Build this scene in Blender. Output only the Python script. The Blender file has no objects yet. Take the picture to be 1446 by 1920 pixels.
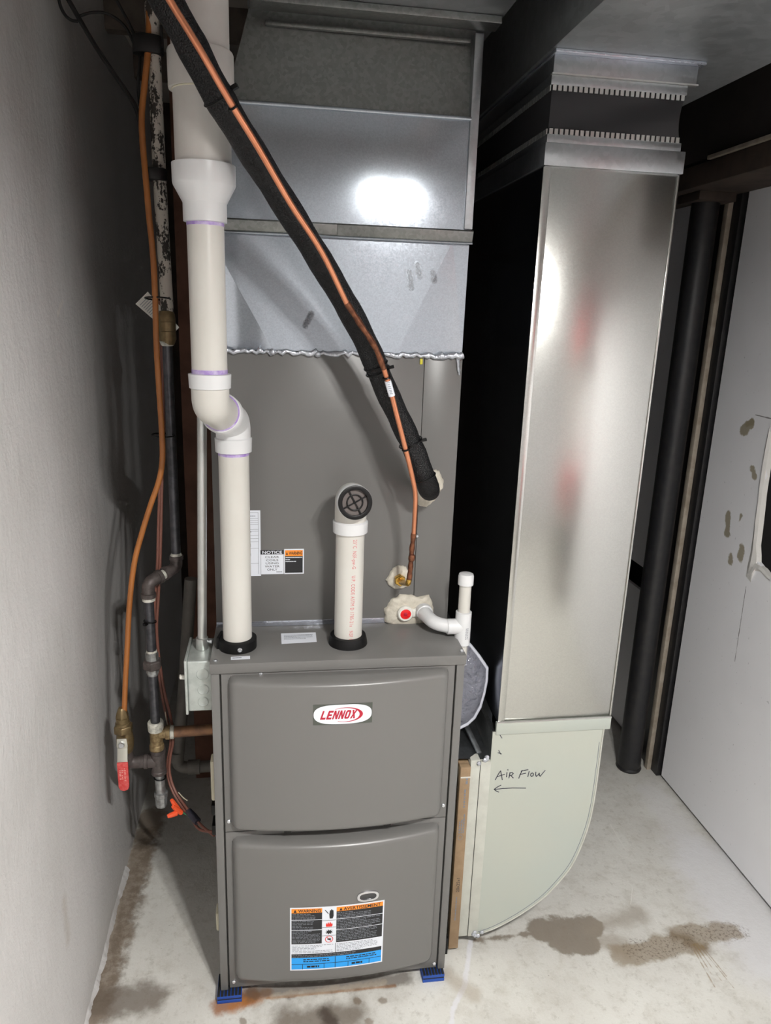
import bpy, bmesh, math, random
from mathutils import Vector, Matrix
from mathutils.geometry import tessellate_polygon

random.seed(7)
scene = bpy.context.scene
COL = scene.collection

# ------------------------------------------------------------------ camera
cam_data = bpy.data.cameras.new('camera')
cam = bpy.data.objects.new('camera', cam_data)
COL.objects.link(cam)
cam_data.sensor_fit = 'HORIZONTAL'
cam_data.sensor_width = 36.0
cam_data.lens = 34.414
cam_data.clip_start = 0.02
_r = Vector((0.9889, -0.1451, 0.0331)); _u = Vector((0.0066, 0.2651, 0.9642)); _f = Vector((0.1487, 0.9532, -0.2631))
m = Matrix.Identity(4)
for i in range(3):
    m[i][0] = _r[i]; m[i][1] = _u[i]; m[i][2] = -_f[i]
m.translation = Vector((0.1314, -1.3971, 1.564))
cam.matrix_world = m
scene.camera = cam

# ------------------------------------------------------------------ world, exposure
world = bpy.data.worlds.new('basement_dark')
scene.world = world
world.use_nodes = True
bg = world.node_tree.nodes['Background']
bg.inputs[0].default_value = (0.9, 0.95, 1.0, 1)
bg.inputs[1].default_value = 0.0
scene.view_settings.view_transform = 'Standard'
scene.view_settings.look = 'None'
scene.view_settings.exposure = 0.0
scene.view_settings.gamma = 1.0
scene.view_settings.use_curve_mapping = False
LAMP_POWER = 2200.0         # radiance of the two flat LED discs of the basement lamp
LAMP_POS = ((0.545, -1.37, 2.0), (0.665, -1.40, 2.0))

# ------------------------------------------------------------------ materials
def S(r, g, b):
    def k(v):
        v /= 255.0
        return v / 12.92 if v <= 0.04045 else ((v + 0.055) / 1.055) ** 2.4
    return (k(r), k(g), k(b), 1.0)

class NT:
    """tiny helper around a node tree"""
    def __init__(self, name):
        self.mat = bpy.data.materials.new(name)
        self.mat.use_nodes = True
        self.t = self.mat.node_tree
        self.bsdf = self.t.nodes['Principled BSDF']
        self._co = None
        self._nz = {}
    def n(self, typ, **kw):
        nd = self.t.nodes.new(typ)
        for k, v in kw.items():
            if k.startswith('i_'):
                key = k[2:]
                nd.inputs[int(key) if key.isdigit() else key].default_value = v
            else:
                setattr(nd, k, v)
        return nd
    def l(self, a, b):
        self.t.links.new(a, b)
    def co(self):
        if self._co is None:
            self._co = self.n('ShaderNodeTexCoord').outputs['Object']
        return self._co
    def scaled(self, s):
        mp = self.n('ShaderNodeMapping')
        mp.inputs['Scale'].default_value = s if hasattr(s, '__len__') else (s, s, s)
        self.l(self.co(), mp.inputs['Vector'])
        return mp.outputs[0]
    def noise(self, scale, detail=4, rough=0.55, vec=None):
        key = (scale, detail, rough) if vec is None else None
        if key in self._nz: return self._nz[key]
        nd = self.n('ShaderNodeTexNoise')
        nd.inputs['Scale'].default_value = scale
        nd.inputs['Detail'].default_value = detail
        nd.inputs['Roughness'].default_value = rough
        self.l(vec if vec is not None else self.co(), nd.inputs['Vector'])
        if key: self._nz[key] = nd.outputs['Fac']
        return nd.outputs['Fac']
    def voronoi(self, scale, vec=None, out='Color', feature='F1'):
        nd = self.n('ShaderNodeTexVoronoi')
        nd.feature = feature
        nd.inputs['Scale'].default_value = scale
        self.l(vec if vec is not None else self.co(), nd.inputs['Vector'])
        return nd.outputs[out]
    def math(self, op, a, b=None, clamp=False):
        nd = self.n('ShaderNodeMath'); nd.operation = op; nd.use_clamp = clamp
        for i, x in enumerate((a, b)):
            if x is None: continue
            if isinstance(x, (int, float)): nd.inputs[i].default_value = x
            else: self.l(x, nd.inputs[i])
        return nd.outputs[0]
    def ramp(self, fac, lo, hi, a=0.0, b=1.0):
        nd = self.n('ShaderNodeMapRange'); nd.interpolation_type = 'SMOOTHSTEP'
        nd.inputs['From Min'].default_value = lo; nd.inputs['From Max'].default_value = hi
        nd.inputs['To Min'].default_value = a; nd.inputs['To Max'].default_value = b
        self.l(fac, nd.inputs['Value'])
        return nd.outputs[0]
    def mix(self, fac, a, b, mode='MIX'):
        nd = self.n('ShaderNodeMix'); nd.data_type = 'RGBA'; nd.blend_type = mode
        if isinstance(fac, (int, float)): nd.inputs[0].default_value = fac
        else: self.l(fac, nd.inputs[0])
        for i, x in ((6, a), (7, b)):
            if isinstance(x, tuple): nd.inputs[i].default_value = x
            else: self.l(x, nd.inputs[i])
        return nd.outputs[2]
    def bump(self, height, strength, dist=0.002):
        nd = self.n('ShaderNodeBump')
        nd.inputs['Strength'].default_value = strength
        nd.inputs['Distance'].default_value = dist
        self.l(height, nd.inputs['Height'])
        self.l(nd.outputs[0], self.bsdf.inputs['Normal'])
    def base(self, x):
        if isinstance(x, tuple): self.bsdf.inputs['Base Color'].default_value = x
        else: self.l(x, self.bsdf.inputs['Base Color'])
    def rough(self, x):
        if isinstance(x, (int, float)): self.bsdf.inputs['Roughness'].default_value = x
        else: self.l(x, self.bsdf.inputs['Roughness'])
    def capsule(self, a, b, r, soft, axes=(0, 1), wob=0.0, wscale=14.0):
        """mask (1 inside) of a wobbly capsule a-b lying in two object axes"""
        cmb = self._nz.get(axes)
        if cmb is None:
            ax = 'XYZ'
            sep = self.n('ShaderNodeSeparateXYZ'); self.l(self.co(), sep.inputs[0])
            cmb = self.n('ShaderNodeCombineXYZ')
            self.l(sep.outputs[ax[axes[0]]], cmb.inputs[0]); self.l(sep.outputs[ax[axes[1]]], cmb.inputs[1])
            self._nz[axes] = cmb
        pa = self.n('ShaderNodeVectorMath', operation='SUBTRACT'); self.l(cmb.outputs[0], pa.inputs[0]); pa.inputs[1].default_value = (a[0], a[1], 0)
        ba = (b[0] - a[0], b[1] - a[1], 0)
        L2 = max(ba[0] ** 2 + ba[1] ** 2, 1e-8)
        dt = self.n('ShaderNodeVectorMath', operation='DOT_PRODUCT'); self.l(pa.outputs[0], dt.inputs[0]); dt.inputs[1].default_value = ba
        h = self.math('DIVIDE', dt.outputs['Value'], L2, clamp=True)
        sc = self.n('ShaderNodeVectorMath', operation='SCALE'); sc.inputs[0].default_value = ba; self.l(h, sc.inputs['Scale'])
        df = self.n('ShaderNodeVectorMath', operation='SUBTRACT'); self.l(pa.outputs[0], df.inputs[0]); self.l(sc.outputs[0], df.inputs[1])
        ln = self.n('ShaderNodeVectorMath', operation='LENGTH'); self.l(df.outputs[0], ln.inputs[0])
        d = ln.outputs['Value']
        if wob:
            nz = self.noise(wscale, 5, 0.6)
            d = self.math('ADD', d, self.math('MULTIPLY', self.math('SUBTRACT', nz, 0.5), wob))
        return self.ramp(d, r - soft * 0.5, r + soft * 0.5, 1.0, 0.0)

def simple(name, col, rough=0.5, metal=0.0, bump=None, var=None, rvar=None, spec=None, trans=0.0, coat=0.0):
    k = NT(name)
    k.base(col); k.rough(rough)
    k.bsdf.inputs['Metallic'].default_value = metal
    if spec is not None: k.bsdf.inputs['Specular IOR Level'].default_value = spec
    if coat:
        k.bsdf.inputs['Coat Weight'].default_value = coat
        k.bsdf.inputs['Coat Roughness'].default_value = 0.12
    if var:
        sc, col2, amt = var
        k.base(k.mix(k.math('MULTIPLY', k.ramp(k.noise(sc), 0.35, 0.7), amt), col, col2))
    if rvar:
        sc, lo, hi = rvar
        k.rough(k.ramp(k.noise(sc), 0.3, 0.7, lo, hi))
    if bump:
        k.bump(k.noise(bump[0], 4), bump[1], bump[2] if len(bump) > 2 else 0.001)
    if trans:
        k.bsdf.inputs['Transmission Weight'].default_value = trans
    return k.mat

def galvanised(name, col, rough, spangle=90.0, amt=0.25, bump=0.08, marks=(), second=None):
    k = NT(name)
    k.bsdf.inputs['Metallic'].default_value = 1.0
    vor = k.voronoi(spangle)
    fine = k.noise(spangle * 6, 2)
    big = k.noise(5.0, 3)
    sep = k.n('ShaderNodeSeparateColor'); k.l(vor, sep.inputs[0])
    f = k.math('ADD', k.math('MULTIPLY', sep.outputs[0], 0.6), k.math('MULTIPLY', fine, 0.4))
    dark = tuple(x * (1 - amt) for x in col[:3]) + (1,)
    base = k.mix(f, dark, col)
    base = k.mix(k.math('MULTIPLY', k.ramp(big, 0.4, 0.75), 0.12), base, dark)
    rr = k.ramp(f, 0.1, 0.9, rough - 0.02, rough + 0.03)
    for (a, b, r, s, axes, dk, rg) in marks:
        mk = k.math('MULTIPLY', k.capsule(a, b, r, s, axes, 0.008, 60), dk)
        grain = k.ramp(k.noise(420, 2), 0.3, 0.6, 0.45, 1.0)
        mk = k.math('MULTIPLY', mk, grain)
        base = k.mix(mk, base, S(70, 70, 70))
        rr = k.math('ADD', rr, k.math('MULTIPLY', mk, rg))
    k.base(base); k.rough(rr)
    k.bump(k.math('ADD', k.noise(3.2, 2), k.math('MULTIPLY', f, 0.008)), bump, 0.02)
    if second:
        # zinc shows a sharp and a broad lobe at once
        p2 = k.n('ShaderNodeBsdfPrincipled'); p2.inputs['Metallic'].default_value = 1.0
        p2.inputs['Roughness'].default_value = second[0]
        k.l(base, p2.inputs['Base Color'])
        mx = k.n('ShaderNodeMixShader'); mx.inputs[0].default_value = second[1]
        out = k.t.nodes['Material Output']
        k.l(k.bsdf.outputs[0], mx.inputs[1]); k.l(p2.outputs[0], mx.inputs[2]); k.l(mx.outputs[0], out.inputs['Surface'])
    return k.mat

MAT = {}
MAT['grey_paint'] = simple('grey_furnace_paint', S(110, 109, 107), 0.34, bump=(700, 0.02), rvar=(6, 0.30, 0.38))
MAT['grey_paint_dark'] = simple('grey_recess_paint', S(104, 102, 99), 0.5)
MAT['pvc'] = simple('white_pvc', S(203, 201, 195), 0.33, var=(9, S(196, 193, 185), 0.5))
MAT['pvc_fit'] = simple('white_pvc_fitting', S(212, 213, 214), 0.3)
MAT['pvc_old'] = simple('dusty_pvc', S(206, 203, 198), 0.42, var=(14, S(182, 176, 170), 0.4))
MAT['primer'] = simple('purple_primer', S(150, 120, 190), 0.4, var=(60, S(210, 200, 222), 0.8))
MAT['galv'] = galvanised('galvanised_plenum', S(188, 195, 204), 0.12, 420, 0.2, 0.02, second=(0.46, 0.5),
    marks=[((a[0]-0.2665, a[1]-1.4755), (b[0]-0.2665, b[1]-1.4755), 0.006, 0.005, (0, 2), 0.8, 0.25) for a, b in [((0.4097, 1.6429), (0.4155, 1.6115)), ((0.4258, 1.6572), (0.4324, 1.6354)), ((0.459, 1.6449), (0.4621, 1.6281)), ((0.1957, 1.5298), (0.2087, 1.5536))]])
MAT['galv_dull'] = galvanised('galvanised_aged', S(150, 152, 150), 0.42, 160, 0.35, 0.12)
MAT['galv_band'] = galvanised('galvanised_cleat', S(186, 190, 193), 0.38, 120, 0.2, 0.05)
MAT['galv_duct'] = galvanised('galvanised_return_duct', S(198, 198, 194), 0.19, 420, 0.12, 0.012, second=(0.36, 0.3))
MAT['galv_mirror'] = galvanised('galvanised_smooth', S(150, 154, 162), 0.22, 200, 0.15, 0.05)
MAT['galv_trunk'] = galvanised('galvanised_trunk', S(180, 184, 186), 0.5, 60, 0.25, 0.1)
MAT['beige_panel'] = simple('pale_coated_sheet', S(176, 179, 169), 0.34, var=(2.2, S(170, 177, 171), 0.9), bump=(3, 0.05, 0.02))
MAT['strip_panel'] = simple('pale_rack_sheet', S(190, 191, 182), 0.42, var=(25, S(168, 168, 160), 0.5))
MAT['cardboard'] = simple('brown_cardboard', S(152, 128, 100), 0.8, var=(40, S(134, 110, 84), 0.6), bump=(300, 0.15))
MAT['black_foam'] = None
MAT['black_plastic'] = simple('black_plastic', S(9, 9, 10), 0.35, spec=0.35)
MAT['black_rubber'] = simple('black_rubber', S(10, 10, 11), 0.5, spec=0.3)
MAT['black_tape'] = simple('black_tape', S(10, 10, 11), 0.5)
MAT['black_iron'] = simple('black_iron_pipe', S(90, 90, 94), 0.3, metal=0.6, var=(70, S(60, 60, 65), 0.7))
MAT['iron_fit'] = simple('malleable_iron', S(92, 84, 82), 0.5, metal=0.3, var=(80, S(58, 52, 50), 0.7), bump=(160, 0.3))
MAT['galv_fit'] = simple('galvanised_fitting', S(176, 178, 178), 0.38, metal=0.7, var=(60, S(110, 108, 104), 0.8), bump=(120, 0.2))
MAT['pipe_dope'] = simple('white_pipe_dope', S(205, 203, 192), 0.6, var=(120, S(120, 118, 112), 0.6), bump=(200, 0.6))
MAT['brass'] = simple('dull_brass', S(134, 116, 84), 0.4, metal=0.6, var=(60, S(98, 82, 56), 0.7), bump=(120, 0.15))
MAT['brass_new'] = simple('bright_brass', S(214, 176, 92), 0.25, metal=1.0, var=(80, S(170, 130, 56), 0.5))
MAT['brass_worn'] = simple('worn_brass', S(156, 136, 100), 0.5, metal=0.45, var=(110, S(110, 88, 60), 0.9), bump=(150, 0.4))
MAT['copper'] = simple('bright_copper', S(226, 152, 116), 0.3, metal=0.85, var=(8, S(200, 128, 92), 0.7))
MAT['copper_burnt'] = simple('heat_stained_copper', S(140, 92, 68), 0.4, metal=0.8, var=(90, S(84, 52, 40), 0.9))
MAT['copper_coat'] = simple('orange_coated_copper', S(172, 108, 54), 0.36, var=(12, S(146, 88, 44), 0.7))
MAT['copper_old'] = simple('old_brown_copper', S(150, 112, 84), 0.42, metal=0.6, var=(30, S(110, 84, 70), 0.9))
MAT['emt'] = simple('zinc_conduit', S(206, 208, 205), 0.28, metal=0.85, var=(20, S(170, 172, 168), 0.4))
MAT['steel_box'] = simple('zinc_box', S(196, 202, 198), 0.42, metal=0.55, var=(50, S(165, 172, 168), 0.6), bump=(300, 0.1))
MAT['screw'] = simple('zinc_screw', S(215, 218, 222), 0.25, metal=0.9)
MAT['white'] = simple('white_plastic', S(226, 224, 216), 0.4)
MAT['cream'] = simple('cream_plastic', S(206, 200, 178), 0.45)
MAT['label_white'] = simple('white_label', S(226, 230, 238), 0.45)
MAT['label_black'] = simple('black_print', S(30, 31, 34), 0.5)
MAT['label_grey'] = simple('grey_print', S(120, 124, 132), 0.5)
MAT['label_orange'] = simple('orange_print', S(246, 146, 40), 0.5)
MAT['label_blue'] = simple('blue_print', S(40, 160, 240), 0.5)
MAT['label_red'] = simple('red_print', S(222, 50, 44), 0.5)
MAT['logo_red'] = simple('logo_red', S(178, 24, 50), 0.4)
MAT['logo_back'] = simple('logo_backing', S(84, 88, 82), 0.35, metal=0.3)
MAT['pipe_print'] = simple('red_pipe_print', S(196, 92, 96), 0.5)
MAT['marker'] = simple('felt_marker', S(62, 62, 74), 0.6)
MAT['putty'] = simple('beige_putty', S(206, 200, 186), 0.75, var=(40, S(178, 172, 158), 0.8), bump=(55, 0.6, 0.006))
MAT['red_plug'] = simple('red_plastic', S(226, 30, 34), 0.35)
MAT['sealant'] = simple('silver_sealant', S(196, 200, 208), 0.3, metal=0.7, bump=(70, 0.8, 0.006))
MAT['foil'] = simple('aluminium_foil_tape', S(205, 210, 222), 0.25, metal=0.9, bump=(50, 0.5, 0.004))
MAT['red_grip'] = simple('red_vinyl_grip', S(206, 62, 60), 0.45, var=(160, S(220, 120, 116), 0.5))
MAT['valve_steel'] = simple('valve_lever_steel', S(205, 204, 194), 0.35, metal=0.6)
MAT['wire_brown'] = simple('brown_cable', S(122, 78, 66), 0.5)
MAT['wire_nut'] = simple('orange_wire_nut', S(244, 92, 50), 0.4)
MAT['wire_green'] = simple('green_wire', S(40, 130, 84), 0.5)
MAT['wire_dark'] = simple('dark_cable', S(24, 22, 22), 0.6)
MAT['grey_pipe'] = simple('grey_drain_pipe', S(112, 108, 102), 0.55, var=(20, S(88, 84, 80), 0.6))
MAT['canvas'] = simple('black_canvas', S(36, 36, 39), 0.62, bump=(500, 0.1))
MAT['pad_blue'] = simple('blue_rubber', S(30, 74, 160), 0.55)
MAT['pad_black'] = simple('black_pad_rubber', S(24, 26, 30), 0.7)
MAT['column'] = simple('black_column_paint', S(30, 30, 33), 0.4, var=(45, S(52, 50, 48), 0.45), bump=(90, 0.2))
MAT['dark_wood'] = simple('dark_brown_timber', S(70, 58, 50), 0.8, var=(12, S(46, 39, 34), 0.9), bump=(60, 0.4))
MAT['beam_dark'] = simple('near_black_timber', S(38, 33, 32), 0.85, var=(9, S(24, 22, 22), 0.9), bump=(60, 0.3))  # near-black tone of the upper beam timber
MAT['ceiling_board'] = simple('pale_ceiling_boards', S(186, 181, 174), 0.85, var=(5, S(160, 154, 146), 0.8))
MAT['light_wood'] = simple('pale_wood_strip', S(170, 160, 146), 0.7, var=(30, S(140, 128, 112), 0.7))
MAT['joist'] = simple('grey_joist_timber', S(118, 108, 100), 0.85, var=(16, S(84, 76, 70), 0.8), bump=(70, 0.4))
MAT['paper'] = simple('paper_tag', S(206, 204, 196), 0.7)
MAT['glass_dark'] = simple('dark_sight_glass', S(60, 60, 62), 0.12)
MAT['chrome'] = simple('chrome_rim', S(220, 220, 224), 0.15, metal=1.0)
MAT['mesh_screen'] = simple('grey_vent_screen', S(104, 96, 93), 0.6, bump=(900, 0.4))
MAT['pouch'] = simple('clear_plastic_pouch', S(150, 152, 164), 0.15, trans=0.45, bump=(26, 1.0, 0.02))
MAT['pouch_rim'] = simple('heat_sealed_rim', S(205, 207, 218), 0.22, bump=(40, 0.5, 0.004))
MAT['torn_paper'] = simple('torn_gypsum_edge', S(222, 220, 216), 0.85, bump=(90, 0.6, 0.004))
MAT['dark_void'] = simple('dark_cavity', S(60, 58, 58), 0.9)
MAT['post_brown'] = simple('reddish_brown_post', S(120, 84, 68), 0.8, var=(14, S(92, 62, 50), 0.8))
MAT['bulb'] = None

# black mesh-wrapped pipe insulation: woven sleeve
k = NT('woven_black_sleeve')
k.base(k.mix(k.ramp(k.voronoi(420, out='Distance'), 0.25, 0.6), S(6, 6, 7), S(22, 22, 24)))
k.rough(0.45); k.bsdf.inputs['Specular IOR Level'].default_value = 0.35
k.bump(k.voronoi(420, out='Distance'), 0.8, 0.002)
MAT['black_foam'] = k.mat

# painted, peeling gas pipe
k = NT('peeling_white_pipe')
nz = k.noise(46, 5, 0.7, k.scaled((1, 1, 0.45)))
grit = k.noise(180, 3)
mask = k.ramp(k.math('ADD', nz, k.math('MULTIPLY', grit, 0.4)), 0.64, 0.70)
k.base(k.mix(mask, S(48, 44, 40), S(188, 182, 172)))
k.rough(0.7); k.bump(mask, 0.5, 0.002)
MAT['peeling'] = k.mat

# left wall: painted, lightly stippled concrete
k = NT('painted_concrete_wall')
c1 = k.mix(k.ramp(k.noise(2.5, 4), 0.35, 0.7), S(208, 206, 205), S(198, 196, 194))
stain = k.capsule((-0.089, 0.3901), (-0.0856, 0.2936), 0.012, 0.03, (1, 2), 0.03, 20)
c1 = k.mix(k.math('MULTIPLY', stain, 0.35), c1, S(160, 148, 130))
scuff = k.capsule((0.209, 1.535), (0.252, 1.5609), 0.006, 0.006, (1, 2), 0.02, 60)
c1 = k.mix(k.math('MULTIPLY', scuff, 0.5), c1, S(228, 222, 214))
k.base(c1); k.rough(0.62)
vs = k.scaled((1, 1, 0.5))
k.bump(k.math('ADD', k.noise(26, 4, 0.6, vs), k.math('MULTIPLY', k.noise(110, 3, 0.6), 0.55)), 0.45, 0.006)
MAT['wall_left'] = k.mat

# drywall with paint chips
k = NT('pale_grey_drywall')
c1 = k.mix(k.ramp(k.noise(3.0, 3), 0.35, 0.7), S(243, 243, 246), S(237, 237, 240))
specks = k.ramp(k.noise(120, 2), 0.72, 0.76)
c1 = k.mix(k.math('MULTIPLY', specks, 0.35), c1, S(110, 110, 112))
for a, b, r in [((0.5553, 1.2622), (0.5263, 1.2853), 0.016), ((0.4842, 1.1636), (0.4749, 1.147), 0.011), ((0.5618, 1.008), (0.5525, 0.9522), 0.013), ((0.4743, 0.9273), (0.4767, 0.9068), 0.015), ((0.5191, 0.8874), (0.5138, 0.8774), 0.01), ((0.5386, 1.285), (0.5215, 1.2952), 0.009), ((0.5038, 1.0193), (0.5038, 1.0095), 0.005)]:
    mk = k.capsule(a, b, r, 0.006, (1, 2), 0.035, 34)
    c1 = k.mix(k.math('MULTIPLY', mk, 0.9), c1, S(150, 140, 116))
for a, b in [((0.5121, 1.3148), (0.4439, 1.3141)), ((0.4279, 0.829), (0.4205, 0.5955))]:
    mk = k.capsule(a, b, 0.0012, 0.0015, (1, 2), 0.004, 40)
    c1 = k.mix(k.math('MULTIPLY', mk, 0.8), c1, S(92, 88, 86))
k.base(c1); k.rough(0.7)
k.bump(k.noise(90, 3), 0.08, 0.002)
MAT['drywall'] = k.mat

# concrete floor with its stains, rust, crack and efflorescence
k = NT('concrete_floor')
c1 = k.mix(k.ramp(k.noise(3.0, 5, 0.6), 0.32, 0.72), S(202, 200, 194), S(218, 217, 211))
c1 = k.mix(k.math('MULTIPLY', k.ramp(k.noise(16, 5, 0.7), 0.45, 0.75), 0.5), c1, S(176, 171, 160))
pit = k.ramp(k.noise(85, 3, 0.7), 0.68, 0.74)
c1 = k.mix(k.math('MULTIPLY', pit, 0.6), c1, S(116, 108, 98))
c1 = k.mix(k.math('MULTIPLY', k.ramp(k.noise(48, 4, 0.7), 0.5, 0.75), 0.45), c1, S(158, 153, 143))
c1 = k.mix(k.math('MULTIPLY', k.ramp(k.noise(220, 3, 0.7), 0.58, 0.7), 0.4), c1, S(226, 224, 219))
rgh = 0.55
def blot(px, r, soft, wob, col, amt, ws=14.0, grain=None):
    global c1
    mk = k.capsule(px[0], px[1], r, soft, (0, 1), wob, ws)
    if grain:
        mk = k.math('MULTIPLY', mk, k.ramp(k.noise(grain, 4, 0.7), 0.35, 0.6))
    c1 = k.mix(k.math('MULTIPLY', mk, amt), c1, col)
_efflo = [(1.4118, 0.6296), (1.3997, 0.3558)]
blot(_efflo, 0.05, 0.06, 0.08, S(216, 215, 216), 0.55, 18)
_efflo = [(1.4106, 0.2862), (1.3868, -0.0351)]
blot(_efflo, 0.11, 0.12, 0.12, S(214, 214, 217), 0.75, 16)
def union(segs, soft, wob, col, amt, ws, grain=None):
    global c1
    tot = None
    for (p, q, r) in segs:
        mk = k.capsule(p, q, r, soft, (0, 1), wob, ws)
        tot = mk if tot is None else k.math('MAXIMUM', tot, mk)
    if grain:
        tot = k.math('MULTIPLY', tot, k.ramp(k.noise(grain, 4, 0.7), 0.5, 0.62))
    c1 = k.mix(k.math('MULTIPLY', tot, amt), c1, col)
union([((0.8148, 0.1113), (0.9598, 0.102), 0.036), ((0.8715, 0.0602), (0.9159, 0.0619), 0.042), ((0.6288, 0.0945), (0.7959, 0.0995), 0.012)], 0.012, 0.08, S(124, 113, 99), 0.85, 14)
union([((0.9568, 0.0953), (1.104, 0.133), 0.024), ((0.9823, 0.0527), (1.0128, 0.0241), 0.03)], 0.05, 0.08, S(150, 140, 126), 0.6, 14)
union([((0.997, 0.0063), (1.122, 0.0083), 0.03), ((1.1837, 0.0521), (1.3267, 0.043), 0.032), ((1.1166, 0.0256), (1.2203, 0.0239), 0.03)], 0.016, 0.08, S(146, 132, 112), 0.75, 14)
union([((1.1652, 0.0542), (1.1958, 0.0335), 0.016), ((1.193, 0.0287), (1.2202, 0.0038), 0.02)], 0.03, 0.05, S(112, 94, 68), 0.7, 26)
union([((1.0389, 0.0178), (1.1762, 0.0256), 0.03), ((1.2194, 0.0481), (1.3475, 0.0441), 0.03)], 0.02, 0.05, S(78, 64, 50), 0.6, 26, 140)
for p in [[(1.195, 0.0167), (1.1857, -0.1054)], [(1.2015, 0.0176), (1.1985, -0.0706)], [(1.2081, 0.0185), (1.212, -0.0905)], [(1.2146, 0.0195), (1.2313, -0.1136)], [(1.2212, 0.0204), (1.2325, -0.0807)]]:
    blot(p, 0.0012, 0.003, 0.012, S(136, 112, 72), 0.6, 40)
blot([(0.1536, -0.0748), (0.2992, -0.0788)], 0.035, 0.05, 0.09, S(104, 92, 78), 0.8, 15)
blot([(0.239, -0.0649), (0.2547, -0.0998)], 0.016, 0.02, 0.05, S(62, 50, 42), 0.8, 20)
blot([(-0.2866, -0.0096), (-0.2586, 0.6767)], 0.038, 0.03, 0.08, S(132, 116, 98), 0.8, 26)
blot([(-0.2695, 0.0359), (-0.2471, 0.601)], 0.030, 0.025, 0.07, S(96, 80, 64), 0.55, 40, 42)
blot([(-0.2725, 0.0224), (-0.1657, 0.0237)], 0.040, 0.04, 0.08, S(104, 92, 80), 0.75, 22)
blot([(0.0015, -0.0166), (0.0679, -0.0008)], 0.022, 0.02, 0.04, S(150, 92, 40), 0.85, 30)
blot([(0.0322, -0.0243), (0.105, 0.0033)], 0.014, 0.02, 0.04, S(176, 112, 48), 0.7, 40)
blot([(0.1052, -0.0108), (0.4091, -0.012)], 0.0035, 0.006, 0.010, S(176, 120, 66), 0.8, 30)
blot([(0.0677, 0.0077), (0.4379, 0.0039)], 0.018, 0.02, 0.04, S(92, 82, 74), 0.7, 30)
blot([(0.1237, -0.0074), (0.3845, -0.0032)], 0.008, 0.012, 0.03, S(190, 176, 158), 0.5, 40)
for a in [[(0.6256, 0.0932), (0.6043, 0.0385)], [(0.6043, 0.0385), (0.5761, -0.0344)], [(0.5761, -0.0344), (0.5361, -0.0864)], [(0.5361, -0.0864), (0.5204, -0.1313)]]:
    blot(a, 0.006, 0.006, 0.012, S(222, 222, 226), 0.85, 40)
blot([(0.5431, -0.0008), (0.5886, -0.0575)], 0.02, 0.03, 0.05, S(152, 136, 112), 0.45, 24)
for a in [[(0.3157, -0.0411), (0.3178, -0.0441)], [(0.3729, -0.0478), (0.3779, -0.0484)], [(0.0518, -0.0614), (0.0543, -0.0643)], [(0.3341, -0.0961), (0.3385, -0.1006)]]:
    blot(a, 0.008, 0.006, 0.012, S(124, 110, 94), 0.7, 60)
# hairline scratches
for a in [[(1.1892, 0.4883), (1.185, 0.367)], [(1.1336, 0.221), (1.1014, 0.1654)], [(1.1434, 0.1102), (1.1431, 0.0921)]]:
    blot(a, 0.0012, 0.0015, 0.0, S(228, 226, 220), 0.6)
k.base(c1)
k.rough(k.ramp(k.noise(7, 4), 0.3, 0.7, 0.42, 0.6))
k.bump(k.math('ADD', k.noise(34, 5, 0.65), k.math('MULTIPLY', k.noise(160, 3), 0.4)), 0.3, 0.004)
MAT['floor'] = k.mat

k = NT('warm_white_bulb')
k.base((1, 1, 1, 1))
k.bsdf.inputs['Emission Color'].default_value = (1.0, 0.985, 0.955, 1)
k.bsdf.inputs['Emission Strength'].default_value = LAMP_POWER
MAT['bulb'] = k.mat

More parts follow.
